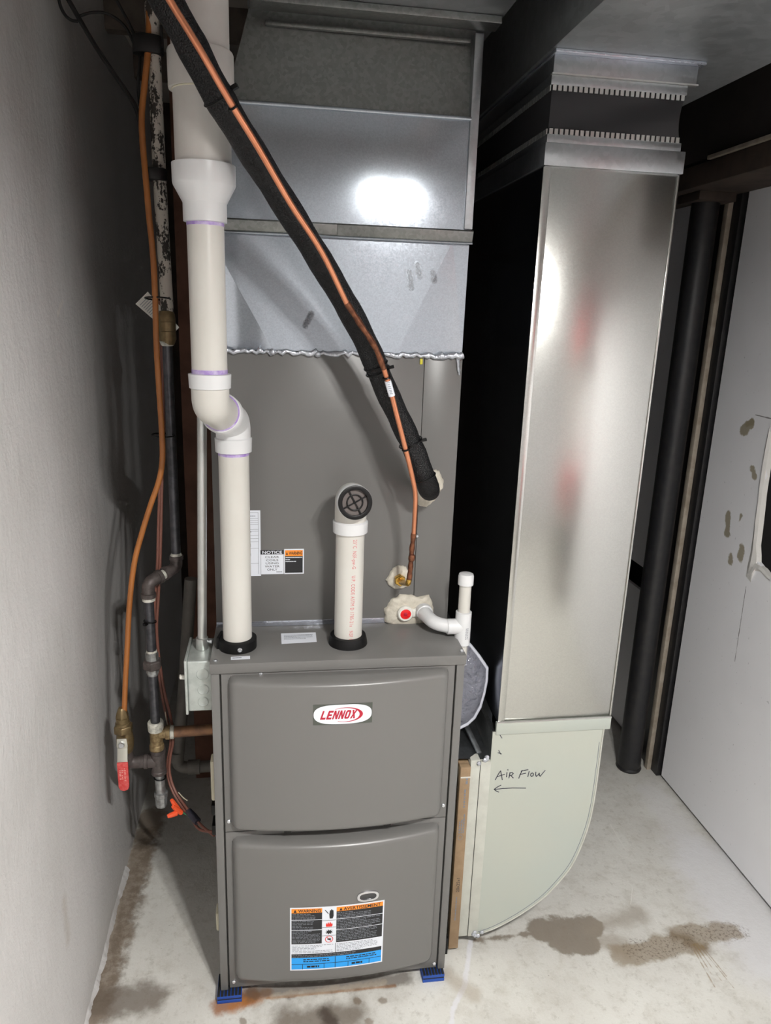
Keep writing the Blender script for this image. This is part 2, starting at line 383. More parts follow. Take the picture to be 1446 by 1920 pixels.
# ------------------------------------------------------------------ geometry helpers
class MB:
    def __init__(self): self.v = []; self.f = []
    def add(self, v, f):
        o = len(self.v); self.v += [tuple(p) for p in v]; self.f += [[i + o for i in q] for q in f]; return self
    def box(self, x0, x1, y0, y1, z0, z1):
        v = [(x0,y0,z0),(x1,y0,z0),(x1,y1,z0),(x0,y1,z0),(x0,y0,z1),(x1,y0,z1),(x1,y1,z1),(x0,y1,z1)]
        return self.add(v, [[0,3,2,1],[4,5,6,7],[0,1,5,4],[1,2,6,5],[2,3,7,6],[3,0,4,7]])
    def bar(self, a, b, w, h, up=(0,0,1)):
        a = Vector(a); b = Vector(b); d = (b - a).normalized(); up = Vector(up)
        s = d.cross(up).normalized() * (w / 2); t = s.normalized().cross(d).normalized() * (h / 2)
        v = [a-s-t, a+s-t, a+s+t, a-s+t, b-s-t, b+s-t, b+s+t, b-s+t]
        return self.add(v, [[0,3,2,1],[4,5,6,7],[0,1,5,4],[1,2,6,5],[2,3,7,6],[3,0,4,7]])
    def tube(self, pts, r, n=18, caps=True):
        pts = [Vector(p) for p in pts]; k = len(pts)
        rs = r if hasattr(r, '__len__') else [r] * k
        tan = []
        for i in range(k):
            t = (pts[min(i+1, k-1)] - pts[max(i-1, 0)])
            tan.append(t.normalized() if t.length > 1e-9 else Vector((0,0,1)))
        ref = Vector((0,0,1)) if abs(tan[0].z) < 0.9 else Vector((1,0,0))
        u = tan[0].cross(ref).normalized()
        v = []; f = []
        for i in range(k):
            u = (u - tan[i] * u.dot(tan[i])).normalized(); w = tan[i].cross(u)
            for j in range(n):
                a = 2 * math.pi * j / n
                v.append(pts[i] + (u * math.cos(a) + w * math.sin(a)) * rs[i])
        for i in range(k - 1):
            for j in range(n):
                f.append([i*n+j, i*n+(j+1) % n, (i+1)*n+(j+1) % n, (i+1)*n+j])
        if caps:
            f.append(list(range(n))[::-1]); f.append([(k-1)*n + j for j in range(n)])
        return self.add(v, f)
    def lathe(self, prof, o, axis=(0,0,1), n=28):
        """prof: (radius, height along axis) pairs"""
        o = Vector(o); ax = Vector(axis).normalized()
        ref = Vector((1,0,0)) if abs(ax.x) < 0.9 else Vector((0,1,0))
        u = ax.cross(ref).normalized(); w = ax.cross(u)
        v = []; f = []; k = len(prof)
        for r, h in prof:
            for j in range(n):
                a = 2*math.pi*j/n
                v.append(o + ax*h + (u*math.cos(a) + w*math.sin(a)) * max(r, 1e-5))
        for i in range(k-1):
            for j in range(n):
                f.append([i*n+j, i*n+(j+1)%n, (i+1)*n+(j+1)%n, (i+1)*n+j])
        f.append(list(range(n))[::-1]); f.append([(k-1)*n+j for j in range(n)])
        return self.add(v, f)
    def prism(self, poly, mp, t0, t1, holes=()):
        """poly in 2-D extruded from t0 to t1; mp(a,b,t) gives the 3-D point"""
        loops = [list(poly)] + [list(h) for h in holes]
        flat = [p for lp in loops for p in lp]
        tri = tessellate_polygon([[Vector((a, b, 0)) for a, b in lp] for lp in loops])
        n = len(flat)
        v = [mp(a, b, t0) for a, b in flat] + [mp(a, b, t1) for a, b in flat]
        f = []
        for t in tri:
            f.append(list(t)); f.append([i + n for i in t][::-1])
        o = 0
        for lp in loops:
            m_ = len(lp)
            for i in range(m_):
                j = (i + 1) % m_
                f.append([o+i, o+j, o+j+n, o+i+n])
            o += m_
        return self.add(v, f)
    def hexnut(self, o, axis, r, h):
        return self.lathe([(r*0.86, 0), (r, h*0.12), (r, h*0.88), (r*0.86, h)], o, axis, 6)

def catmull(pts, sub=8):
    P = [Vector(p) for p in pts]; P = [P[0]*2 - P[1]] + P + [P[-1]*2 - P[-2]]
    out = []
    for i in range(1, len(P) - 2):
        for s in range(sub):
            t = s / sub; a, b, c_, d = P[i-1], P[i], P[i+1], P[i+2]
            out.append(0.5*((2*b) + (c_-a)*t + (2*a-5*b+4*c_-d)*t*t + (-a+3*b-3*c_+d)*t**3))
    out.append(P[-2]); return out

def fillet(pts, rad, seg=7):
    P = [Vector(p) for p in pts]; out = [P[0]]
    for i in range(1, len(P) - 1):
        a = (P[i-1] - P[i]); b = (P[i+1] - P[i]); r = min(rad, a.length*0.49, b.length*0.49)
        p0 = P[i] + a.normalized()*r; p1 = P[i] + b.normalized()*r
        for s in range(seg + 1):
            t = s/seg; out.append(p0*(1-t)**2 + P[i]*2*t*(1-t) + p1*t*t)
    out.append(P[-1]); return out

def wloc(o):
    v = Vector((0,0,0))
    while o is not None: v += o.location; o = o.parent
    return v

def thing(name, label, cat, loc, group=None):
    o = bpy.data.objects.new(name, None); COL.objects.link(o)
    o.location = loc; o.empty_display_size = 0.05
    o['label'] = label; o['category'] = cat
    if group: o['group'] = group
    return o

def part(name, mb, mat, parent=None, bevel=0.0, angle=35, label=None, seg=2):
    off = wloc(parent)
    me = bpy.data.meshes.new(name)
    me.from_pydata([tuple(Vector(p) - off) for p in mb.v], [], mb.f)
    bm = bmesh.new(); bm.from_mesh(me)
    bmesh.ops.recalc_face_normals(bm, faces=bm.faces)
    if bevel:
        ed = [e for e in bm.edges if len(e.link_faces) == 2 and e.calc_face_angle(0) > 0.6]
        bmesh.ops.bevel(bm, geom=ed, offset=bevel, segments=seg, profile=0.5, affect='EDGES', clamp_overlap=True)
    bm.to_mesh(me); bm.free()
    me.materials.append(MAT[mat] if isinstance(mat, str) else mat)
    me.shade_smooth()
    me.set_sharp_from_angle(angle=math.radians(angle))
    o = bpy.data.objects.new(name, me); COL.objects.link(o)
    if parent: o.parent = parent
    if label: o['label'] = label
    return o

def solo(name, mb, mat, label, cat, bevel=0.0, kind=None, group=None, angle=35):
    o = part(name, mb, mat, None, bevel, angle)
    o['label'] = label; o['category'] = cat
    if kind: o['kind'] = kind
    if group: o['group'] = group
    return o

def share(o, parent, loc_world, name=None):
    """another copy of a small part, sharing its mesh"""
    c_ = o.copy(); COL.objects.link(c_); c_.parent = parent
    c_.location = Vector(loc_world) - wloc(parent)
    return c_

_tcache = {}
def text_geo(body, size=1.0, bold=0.0, shear=0.0, space=1.0, align='LEFT'):
    cu = bpy.data.curves.new('tmp', 'FONT'); cu.body = body; cu.size = size; cu.offset = bold
    cu.shear = shear; cu.space_character = space; cu.resolution_u = 3; cu.align_x = align; cu.fill_mode = 'FRONT'
    ob = bpy.data.objects.new('tmp', cu); COL.objects.link(ob)
    dg = bpy.context.evaluated_depsgraph_get(); dg.update()
    me = bpy.data.meshes.new_from_object(ob.evaluated_get(dg))
    v = [(p.co.x, p.co.y) for p in me.vertices]; f = [list(p.vertices) for p in me.polygons]
    bpy.data.objects.remove(ob); bpy.data.curves.remove(cu); bpy.data.meshes.remove(me)
    return v, f
def text_fit(body, x0, x1, y0, y1, **kw):
    """glyph outline stretched to the box"""
    v, f = text_geo(body, **kw)
    if not v: return [], []
    ax = min(p[0] for p in v); bx = max(p[0] for p in v); ay = min(p[1] for p in v); by = max(p[1] for p in v)
    sx = (x1-x0)/max(bx-ax, 1e-6); sy = (y1-y0)/max(by-ay, 1e-6)
    return [(x0+(p[0]-ax)*sx, y0+(p[1]-ay)*sy) for p in v], f
def text_part(name, body, box, mp, mat, parent, **kw):
    v, f = text_fit(body, *box, **kw)
    b = MB(); b.add([mp(a, c_) for a, c_ in v], f)
    return part(name, b, mat, parent)
def quad_grid(b, x0, x1, y0, y1, mp, nx=1, ny=1):
    v = []; f = []
    for j in range(ny+1):
        for i in range(nx+1):
            v.append(mp(x0+(x1-x0)*i/nx, y0+(y1-y0)*j/ny))
    for j in range(ny):
        for i in range(nx):
            a = j*(nx+1)+i; f.append([a, a+1, a+nx+2, a+nx+1])
    return b.add(v, f)
def ribbon(b, pts, w, mp):
    for (p, q) in zip(pts[:-1], pts[1:]):
        d = Vector((q[0]-p[0], q[1]-p[1])); L = d.length
        if L < 1e-7: continue
        d /= L; n = Vector((-d.y, d.x))*w/2; e = d*w*0.35
        P = [(p[0]-e.x-n.x, p[1]-e.y-n.y), (q[0]+e.x-n.x, q[1]+e.y-n.y), (q[0]+e.x+n.x, q[1]+e.y+n.y), (p[0]-e.x+n.x, p[1]-e.y+n.y)]
        b.add([mp(*t) for t in P], [[0,1,2,3]])

# ================================================================== the setting
XL, XR, YB, YF, ZC = -0.2956, 1.479, 1.9, -3.4, 2.32
def structure(name, mb, mat, label, cat, bevel=0.0):
    return solo(name, mb, mat, label, cat, bevel, 'structure')

structure('floor', MB().box(XL-0.1, XR+0.15, YF, YB, -0.08, 0.0), 'floor', 'stained grey concrete basement floor', 'floor')
wl = structure('wall_left', MB().box(XL-0.12, XL, YF, YB, 0.0, ZC), 'wall_left', 'white painted concrete wall beside the gas piping', 'wall')
structure('wall_back', MB().box(XL, XR+0.15, YB, YB+0.1, 0.0, ZC), 'dark_wood', 'dark wall behind the furnace', 'wall')
structure('wall_front', MB().box(XL-0.12, XR+0.15, YF-0.1, YF, 0.0, ZC), 'drywall', 'pale wall facing the furnace across the basement', 'wall')
ce = structure('ceiling', MB().box(XL-0.12, XR+0.15, YF, YB, ZC, ZC+0.05), 'ceiling_board', 'unfinished timber ceiling of the basement', 'ceiling')
for i, y in enumerate((1.28, 0.86, 0.44, -1.75, -2.2, -2.65, -3.1)):
    part('joist', MB().box(XL, XR+0.04, y, y+0.04, 2.245, ZC), 'joist', ce)
# crumbled mortar lip along the foot of the left wall
b = MB(); lip = [(-0.2977, -0.0213), (-0.2966, 0.0673), (-0.3023, 0.1987), (-0.3093, 0.2909), (-0.3151, 0.382), (-0.313, 0.43)]
random.seed(3)
prof = []; w_, h_ = 0.009, 0.012
for i in range(240):
    y = -0.75 + 0.005*i
    w_ = min(0.015, max(0.004, w_+random.uniform(-0.002, 0.002))); h_ = min(0.022, max(0.005, h_+random.uniform(-0.003, 0.003)))
    prof.append((y, w_, h_))
v = []; f = []
for (y, w, h) in prof: v += [(XL-0.001, y, 0.0), (XL+w, y, 0.0), (XL+w*0.55, y, h*0.6), (XL-0.001, y, h)]
for i in range(len(prof)-1):
    for j in range(3): f.append([i*4+j, i*4+j+1, i*4+j+5, i*4+j+4])
b.add(v, f)
part('mortar_lip', b, 'wall_left', wl)

wr = structure('wall_right', MB().box(XR+0.11, XR+0.15, YF, YB, 0.0, ZC), 'dark_void', 'drywall partition on the right with a torn hole', 'wall')
mpx = lambda y, z, t: (t, y, z)
hole = [(0.4338, 1.2759), (0.4326, 1.2198), (0.4251, 1.1566), (0.4306, 1.1065), (0.4258, 1.0614), (0.4212, 1.0081), (0.4178, 0.9587), (0.4066, 0.9258), (0.3961, 0.9135), (0.3723, 0.9045), (0.3465, 0.895), (0.3317, 0.8911)]
hole = hole + [(hole[-1][0]-0.05, hole[-1][1]-0.03), (hole[-1][0]-0.16, hole[-1][1]+0.08), (hole[0][0]-0.17, hole[0][1]-0.1), (hole[0][0]-0.10, hole[0][1]+0.05)]
P_EDGE = 0.702
big = [(P_EDGE, 0.012), (P_EDGE, 1.985), (-0.52, 1.985), (-0.52, 0.012)]
part('drywall_panel', MB().prism(big, mpx, XR, XR+0.0127, [hole]), 'drywall', wr)
part('drywall_panel', MB().box(XR, XR+0.0127, -1.74, -0.523, 0.012, 2.31), 'drywall', wr)
part('drywall_panel', MB().box(XR, XR+0.0127, -2.96, -1.743, 0.012, 2.31), 'drywall', wr)
part('drywall_panel', MB().box(XR, XR+0.0127, YF, -2.963, 0.012, 2.31), 'drywall', wr)
zlo = 0.5907; zhi = 0.6798
part('drywall_panel', MB().box(XR, XR+0.0127, 0.87, YB, zhi, 1.985), 'drywall', wr)
part('drywall_panel', MB().box(XR, XR+0.0127, 0.87, YB, 0.012, zlo), 'drywall', wr)
for y in (-2.95, -1.74, -0.52, 0.62, 1.3):
    part('stud', MB().box(XR+0.013, XR+0.10, y, y+0.038, 0.0, 1.985), 'dark_void', wr)
# torn paper rim of the hole
rim_o = [(0.4402, 1.2999), (0.4458, 1.2695), (0.4477, 1.2244), (0.4436, 1.1647), (0.4395, 1.1043), (0.4376, 1.0426), (0.4353, 0.9881), (0.433, 0.9329), (0.4361, 0.8882), (0.4359, 0.8588), (0.4107, 0.8487), (0.4036, 0.8869), (0.3787, 0.8927), (0.3484, 0.8849), (0.3295, 0.8826)]
rim_i = [(0.4316, 1.2763), (0.4282, 1.2206), (0.4279, 1.1757), (0.4262, 1.1076), (0.4213, 1.0626), (0.4168, 1.0094), (0.4133, 0.9601), (0.4041, 0.9346), (0.3995, 0.9171), (0.4002, 0.9105), (0.395, 0.9091), (0.3876, 0.9085), (0.368, 0.906), (0.3444, 0.8958), (0.33, 0.8933)]
b = MB(); random.seed(5); v = []; f = []
for (o_, i_) in zip(rim_o, rim_i):
    mid = ((o_[0]+i_[0])/2, (o_[1]+i_[1])/2)
    v += [(XR-0.0005, *o_), (XR-0.004-random.uniform(0, 0.003), *mid), (XR-0.002, *i_), (XR+0.011, i_[0]-0.004, i_[1])]
for i in range(len(rim_o)-1):
    for j in range(3): f.append([i*4+j, i*4+j+1, i*4+j+5, i*4+j+4])
b.add(v, f); part('torn_rim', b, 'torn_paper', wr, angle=20, label='torn white gypsum edge of the hole')

# strip of wood and dark reveal between the column and the drywall panel
structure('trim_1', MB().box(XR-0.028, XR-0.012, 0.752, 0.774, 0.0, 1.925), 'light_wood', 'narrow pale wood strip running up beside the black column', 'trim', 0.002)
structure('trim_2', MB().box(XR-0.012, XR+0.02, 0.715, 0.865, 0.0, 1.925), 'column', 'dark vertical board in the gap of the drywall', 'trim', 0.002)

structure('trim_3', MB().box(-0.14, 0.0, 0.86, 0.90, 0.0, 2.24), 'post_brown', 'brown timber upright in the dark behind the gas piping', 'trim', 0.002)
# beam over the column
bm_ = thing('ceiling_beam', 'dark brown timber beam carried by the black column', 'beam', (1.38, 0.7, 1.925))
part('beam_timber', MB().box(1.30, 1.47, -0.45, YB, 1.992, 2.245), 'beam_dark', bm_, 0.003)
part('beam_plank', MB().box(1.298, 1.475, -0.45, YB, 1.925, 1.985), 'dark_wood', bm_, 0.004)
part('edge_strip', MB().box(1.288, 1.30, -0.45, 0.62, 1.985, 1.995), 'light_wood', bm_, 0.001, label='pale wood strip along the beam')

# black steel column
t = thing('support_column', 'black painted round steel support column beside the drywall', 'column', (1.392, 0.775, 0.0))
b = MB().lathe([(0.0395, 0.0), (0.0405, 0.02), (0.0395, 0.05), (0.0395, 1.9)], (1.392, 0.775, 0), n=40)
part('shaft', b, 'column', t)
part('cap_plate', MB().box(1.335, 1.45, 0.715, 0.835, 1.9, 1.925), 'dark_wood', t, 0.002)
part('weld_ring', MB().lathe([(0.042, 0.0), (0.044, 0.006), (0.041, 0.014)], (1.392, 0.775, 0.0), n=40), 'column', t)

# ================================================================== furnace
W, H, ZB, DEP = 0.533, 0.8613, 0.0238, 0.74
fur = thing('gas_furnace', 'grey upflow gas furnace with two bowed doors, standing on blue pads', 'furnace', (W/2, DEP/2, ZB))
part('cabinet', MB().box(0.0015, W-0.0015, 0.014, DEP, ZB, 0.842), 'grey_paint_dark', fur)
for (x0, x1) in ((0.0, 0.017), (W-0.017, W)):
    part('side_panel', MB().box(x0, x1, 0.0, DEP, ZB, 0.842), 'grey_paint', fur, 0.0015)
part('top_cap', MB().box(-0.002, W+0.002, -0.004, DEP, 0.8385, H), 'grey_paint', fur, 0.0022)
ZS = 0.4545
part('door_frame', MB().box(0.0205, W-0.0205, 0.002, 0.02, ZS+0.001, 0.836), 'grey_paint', fur, 0.001)
part('door_frame', MB().box(0.0205, W-0.0205, 0.002, 0.02, ZB+0.004, ZS-0.001), 'grey_paint', fur, 0.001)

DX0, DX1 = 0.0345, 0.4985
def door_y(x):
    t_ = (x - DX0)/(DX1 - DX0)
    return -0.017 - 0.027*(1-(2*t_-1)**2)
def make_door(name, z0, z1, label):
    nx, nz = 48, 40; v = []; f = []; er = 0.013
    for j in range(nz+1):
        a = j/nz; z = z0 + (z1-z0)*(0.5-0.5*math.cos(math.pi*a))
        for i in range(nx+1):
            c_ = i/nx; x = DX0 + (DX1-DX0)*(0.5-0.5*math.cos(math.pi*c_))
            d = min(x-DX0, DX1-x); e = min(z-z0, z1-z)
            # rounded corner distance
            rc = 0.018
            if d < rc and e < rc:
                q = rc - math.hypot(rc-d, rc-e)
            else: q = min(d, e)
            q = max(0.0, min(1.0, q/er))
            s_ = math.sqrt(max(0.0, 1-(1-q)**2))
            v.append((x, 0.0015 + (door_y(x)-0.0015)*s_ if q > 0 else 0.0015, z))
    for j in range(nz):
        for i in range(nx):
            a = j*(nx+1)+i; f.append([a, a+1, a+nx+2, a+nx+1])
    return part(name, MB().add(v, f), 'grey_paint', fur, angle=60, label=label)
d1 = make_door('upper_door', 0.468, 0.8325, 'bowed upper furnace door with logo badge')
d2 = make_door('lower_door', 0.062, 0.4425, 'bowed lower furnace door with warning label')
def onto(off):
    return lambda x, z: (x, door_y(x)-off, z)

# logo badge -------------------------------------------------------
lx0, lx1, lz0, lz1 = 0.2065, 0.3293, 0.7349, 0.7819
b = MB(); quad_grid(b, lx0, lx1, lz0, lz1, onto(0.0006), 10, 2)
badge = part('logo_badge', b, 'logo_back', d1)
cx, cz_ = (lx0+lx1)/2, (lz0+lz1)/2; hw, hh = (lx1-lx0)*0.49, (lz1-lz0)*0.475
b = MB(); ring = []
for i in range(64):
    a = 2*math.pi*i/64; ca, sa = math.cos(a), math.sin(a)
    ring.append((cx + hw*math.copysign(abs(ca)**0.62, ca), cz_ + hh*math.copysign(abs(sa)**0.80, sa)))
mpo = onto(0.0010)
NR = 8; v = [mpo(cx, cz_)]; f = [[0, 1+i, 1+(i+1) % 64] for i in range(64)]
for q in range(1, NR+1): v += [mpo(cx+(p[0]-cx)*q/NR, cz_+(p[1]-cz_)*q/NR) for p in ring]
for q in range(NR-1): f += [[1+q*64+i, 1+q*64+(i+1)%64, 1+(q+1)*64+(i+1)%64, 1+(q+1)*64+i] for i in range(64)]
b.add(v, f)
part('logo_oval', b, 'label_white', d1)
LW = lx1-lx0; LH = lz1-lz0
GL = {'L': [[(0,0),(1,0),(1,.23),(.34,.23),(.34,1),(0,1)]],
      'E': [[(0,0),(1,0),(1,.22),(.36,.22),(.36,.39),(.88,.39),(.88,.60),(.36,.60),(.36,.78),(1,.78),(1,1),(0,1)]],
      'N': [[(0,0),(.30,0),(.30,.56),(.68,0),(1,0),(1,1),(.70,1),(.70,.44),(.32,1),(0,1)]],
      'O': [[(.18,0),(.82,0),(1,.18),(1,.82),(.82,1),(.18,1),(0,.82),(0,.18)], [(.33,.26),(.33,.74),(.40,.80),(.60,.80),(.67,.74),(.67,.26),(.60,.20),(.40,.20)]],
      'X': [[(0,0),(.36,0),(.5,.30),(.66,0),(1.04,0),(.70,.5),(1.02,1),(.66,1),(.5,.70),(.34,1),(-.02,1),(.30,.5)]]}
lxx = lx0+LW*0.115; tot = LW*0.60; zA_, zB_ = lz0+LH*0.28, lz0+LH*0.70
cw = tot/6.35; mpl = onto(0.0016)
for i, ch in enumerate('LENNOX'):
    xa = lxx+i*tot/6.0; b = MB(); lp = GL[ch]
    flat = [p for q in lp for p in q]
    tri = tessellate_polygon([[Vector((p[0], p[1], 0)) for p in q] for q in lp])
    b.add([mpl(xa+p[0]*cw*0.90+p[1]*LH*0.13, zA_+(zB_-zA_)*p[1]) for p in flat], [list(t_) for t_ in tri])
    part('logo_letter', b, 'logo_red', d1)
# crescent swoosh: outer ellipse minus shifted inner one
b = MB(); v = []; f = []
ecx, ecz = lx0+LW*0.55, lz0+LH*0.475
N = 40
for i in range(N+1):
    a = math.radians(-118 + (246)*i/N)
    tk = max(0.0, math.sin(math.pi*i/N))**1.6
    ro, ri = 1.0, 1.0-0.22*tk-0.02
    v.append((ecx+LW*0.29*ro*math.cos(a), ecz+LH*0.36*ro*math.sin(a)))
    v.append((ecx+LW*0.29*(ro-0.19*tk-0.008)*math.cos(a), ecz+LH*0.36*(ro-0.10*tk-0.06)*math.sin(a)))
for i in range(N): f.append([2*i, 2*i+1, 2*i+3, 2*i+2])
mps = onto(0.0013); b.add([mps(*p) for p in v], f)
part('logo_swoosh', b, 'logo_red', d1)

# warning label on the lower door ---------------------------------
wx0, wx1 = 0.1593, 0.3715
wz1, wz0 = 0.2789, 0.1046
def wl_map(off):
    def g(u, v_): 
        x = wx0+(wx1-wx0)*u; return (x, door_y(x)-off, wz1+(wz0-wz1)*v_)
    return g
def rect(name, u0, u1, v0, v1, off, mat, parent, nx=6):
    b = MB(); quad_grid(b, u0, u1, v0, v1, wl_map(off), nx, 1)
    return part(name, b, mat, parent)
wlab = rect('warning_label', 0, 1, 0, 1, 0.0006, 'label_white', d2, 14)
wlab['label'] = 'white bordered warning label in orange, black and blue'
def bars(u0, u1, v0, v1, n, fill, off, mat, mp, parent, name='fine_print', seed=1, th=0.42):
    random.seed(seed); b = MB(); dv = (v1-v0)/n
    for i in range(n):
        ln = fill*(1.0 if random.random() > 0.3 else random.uniform(0.45, 0.9)); u = u0
        end = u0+(u1-u0)*ln; k_ = 0
        while u < end-0.008:
            w_ = random.uniform(0.012, 0.05)*(1.0 if u1 <= 1.001 else 1)
            quad_grid(b, u, min(u+w_, end), v0+dv*(i+0.5-th/2), v0+dv*(i+0.5+th/2), mp, 1, 1)
            u += w_+0.008
    return part(name, b, mat, parent)
rect('label_field', 0.015, 0.335, 0.085, 0.575, 0.0009, 'label_black', d2)
rect('label_field', 0.487, 0.985, 0.085, 0.575, 0.0009, 'label_black', d2, 8)
rect('label_field', 0.015, 0.985, 0.735, 0.795, 0.0009, 'label_black', d2, 12)
rect('label_header', 0.015, 0.335, 0.02, 0.085, 0.0010, 'label_orange', d2)
rect('label_header', 0.487, 0.985, 0.02, 0.085, 0.0010, 'label_orange', d2, 8)
rect('label_footer', 0.015, 0.985, 0.795, 0.98, 0.0010, 'label_blue', d2, 12)
text_part('label_lettering', 'WARNING', (0.085, 0.32, 0.078, 0.028), wl_map(0.0013), 'label_black', d2, bold=0.02)
text_part('label_lettering', 'AVERTISSEMENT', (0.56, 0.96, 0.078, 0.028), wl_map(0.0013), 'label_black', d2, bold=0.02)
for u in (0.035, 0.515):
    b = MB(); g = wl_map(0.0013); b.add([g(u, 0.078), g(u+0.035, 0.078), g(u+0.0175, 0.028)], [[0,1,2]]); part('alert_triangle', b, 'label_black', d2)
for v_ in (0.19, 0.35):
    rect('divider', 0.015, 0.335, v_, v_+0.008, 0.0012, 'label_white', d2)
for v_ in (0.20, 0.37):
    rect('divider', 0.487, 0.985, v_, v_+0.008, 0.0012, 'label_white', d2, 8)
bars(0.022, 0.325, 0.095, 0.185, 4, 0.8, 0.0012, 'label_grey', wl_map(0.0012), d2, seed=1)
bars(0.022, 0.325, 0.205, 0.345, 6, 0.75, 0.0012, 'label_grey', wl_map(0.0012), d2, seed=2)
bars(0.022, 0.325, 0.365, 0.56, 9, 0.97, 0.0012, 'label_grey', wl_map(0.0012), d2, seed=3)
bars(0.495, 0.975, 0.095, 0.195, 4, 0.75, 0.0012, 'label_grey', wl_map(0.0012), d2, seed=4)
bars(0.495, 0.975, 0.215, 0.365, 6, 0.97, 0.0012, 'label_grey', wl_map(0.0012), d2, seed=5)
bars(0.495, 0.975, 0.385, 0.555, 7, 0.9, 0.0012, 'label_grey', wl_map(0.0012), d2, seed=6)
bars(0.022, 0.47, 0.59, 0.725, 6, 0.97, 0.0010, 'label_grey', wl_map(0.0010), d2, seed=7, th=0.3)
bars(0.495, 0.96, 0.59, 0.725, 6, 0.95, 0.0010, 'label_grey', wl_map(0.0010), d2, seed=8, th=0.3)
bars(0.022, 0.7, 0.742, 0.79, 2, 1.0, 0.0012, 'label_grey', wl_map(0.0012), d2, seed=9)
bars(0.14, 0.42, 0.81, 0.87, 2, 1.0, 0.0013, 'label_black', wl_map(0.0013), d2, seed=10, th=0.5)
bars(0.60, 0.93, 0.81, 0.87, 2, 1.0, 0.0013, 'label_black', wl_map(0.0013), d2, seed=11, th=0.5)
for (u0, u1, v0, v1) in ((0.015, 0.985, 0.895, 0.903), (0.478, 0.484, 0.795, 0.98), (0.13, 0.135, 0.9, 0.98), (0.36, 0.365, 0.9, 0.98), (0.62, 0.625, 0.9, 0.98), (0.85, 0.855, 0.9, 0.98), (0.478, 0.483, 0.58, 0.735)):
    rect('rule_line', u0, u1, v0, v1, 0.0013, 'label_black', d2)
bars(0.18, 0.32, 0.91, 0.97, 1, 1.0, 0.0013, 'label_black', wl_map(0.0013), d2, seed=12, th=0.5)
bars(0.66, 0.82, 0.91, 0.97, 1, 1.0, 0.0013, 'label_black', wl_map(0.0013), d2, seed=13, th=0.5)
for v_ in (0.215, 0.325, 0.455):
    rect('rule_line', 0.337, 0.485, v_, v_+0.005, 0.0010, 'label_black', d2, 3)
def icon(name, polys, mat):
    b = MB(); g = wl_map(0.0011)
    for p in polys: 
        tri = tessellate_polygon([[Vector((a, c_, 0)) for a, c_ in p]])
        b.add([g(a, c_) for a, c_ in p], [list(t_) for t_ in tri])
    part(name, b, mat, d2)
icon('hand_pictogram', [[(0.415,0.19),(0.41,0.12),(0.418,0.06),(0.428,0.06),(0.43,0.045),(0.44,0.045),(0.442,0.06),(0.452,0.06),(0.455,0.08),(0.457,0.15),(0.447,0.19)],
                        [(0.36,0.05),(0.372,0.052),(0.40,0.10),(0.405,0.12),(0.392,0.105)]], 'label_black')
icon('flame_pictogram', [[(0.38,0.315),(0.375,0.29),(0.385,0.25),(0.392,0.28),(0.40,0.24),(0.41,0.275),(0.422,0.238),(0.432,0.275),(0.442,0.26),(0.448,0.295),(0.44,0.315)]], 'label_red')
ex = []
for i in range(18):
    a = 2*math.pi*i/18; r_ = 0.045 if i % 2 else 0.024
    ex.append((0.412+r_*math.cos(a)*1.0, 0.40+r_*0.9*math.sin(a)))
icon('blast_pictogram', [ex], 'label_black')
circ = lambda r_, n: [(0.412+r_*math.cos(2*math.pi*i/n), 0.515+r_*1.25*math.sin(2*math.pi*i/n)) for i in range(n)]
b = MB(); g = wl_map(0.0011); o1 = circ(0.043, 28); o2 = circ(0.036, 28)
b.add([g(*p) for p in o1+o2], [[i, (i+1)%28, 28+(i+1)%28, 28+i] for i in range(28)])
b.add([g(0.387,0.485), g(0.392,0.478), g(0.437,0.545), g(0.432,0.552)], [[0,1,2,3]])
part('prohibition_ring', b, 'label_red', d2)
icon('smoke_pictogram', [[(0.392,0.505),(0.43,0.50),(0.432,0.525),(0.42,0.53),(0.395,0.52)]], 'label_black')

# sight glass above the label
sgx, sgz = 0.3328, 0.2974
def oval(a, b_, n=40): return [(sgx+a*math.copysign(abs(math.cos(2*math.pi*i/n))**0.7, math.cos(2*math.pi*i/n)), sgz+b_*math.copysign(abs(math.sin(2*math.pi*i/n))**0.8, math.sin(2*math.pi*i/n))) for i in range(n)]
b = MB(); oo, oi = oval(0.0245, 0.0128), oval(0.019, 0.0085)
b.prism(oo, lambda x, z, t: (x, door_y(x)-t, z), 0.0, 0.004, [oi]); sg = part('sight_glass', b, 'chrome', d2, 0.0008)
part('glass_pane', MB().prism(oi, lambda x, z, t: (x, door_y(x)-t, z), 0.0, 0.0015), 'glass_dark', d2)

# screws
scr = part('screw', MB().lathe([(0.0045, 0.0), (0.0045, 0.002), (0.003, 0.0035)], (0, 0, 0), (0,-1,0), 12), 'screw', fur)
first = Vector((0.0285, 0.002, 0.483)); scr.location = first - wloc(fur)
for p in ((W-0.028, 0.002, 0.487), (0.030, 0.002, 0.045), (W-0.026, 0.002, 0.040)): share(scr, fur, p)
scr.data.transform(Matrix.Identity(4))
scr2 = part('cap_screw', MB().lathe([(0.0045, 0.0), (0.0045, 0.002), (0.0028, 0.004)], (0, 0, 0), (0,0,1), 12), 'screw', fur)
caps = [(0.0095, 0.0099, 0.8613), (0.0811, 0.0611, 0.8613), (0.0122, 0.1137, 0.8613), (0.5281, 0.0134, 0.8613)]
scr2.location = Vector(caps[0]) - wloc(fur)
for p in caps[1:]: share(scr2, fur, p)
for mo in (scr, scr2): 
    for vv in mo.data.vertices: vv.co += wloc(fur)
part('cap_rivet', MB().lathe([(0.004, 0), (0.004, 0.0015), (0.0025, 0.003)], (0.1008, 0.0, 0.8336), (0,-1,0), 12), 'screw', fur)
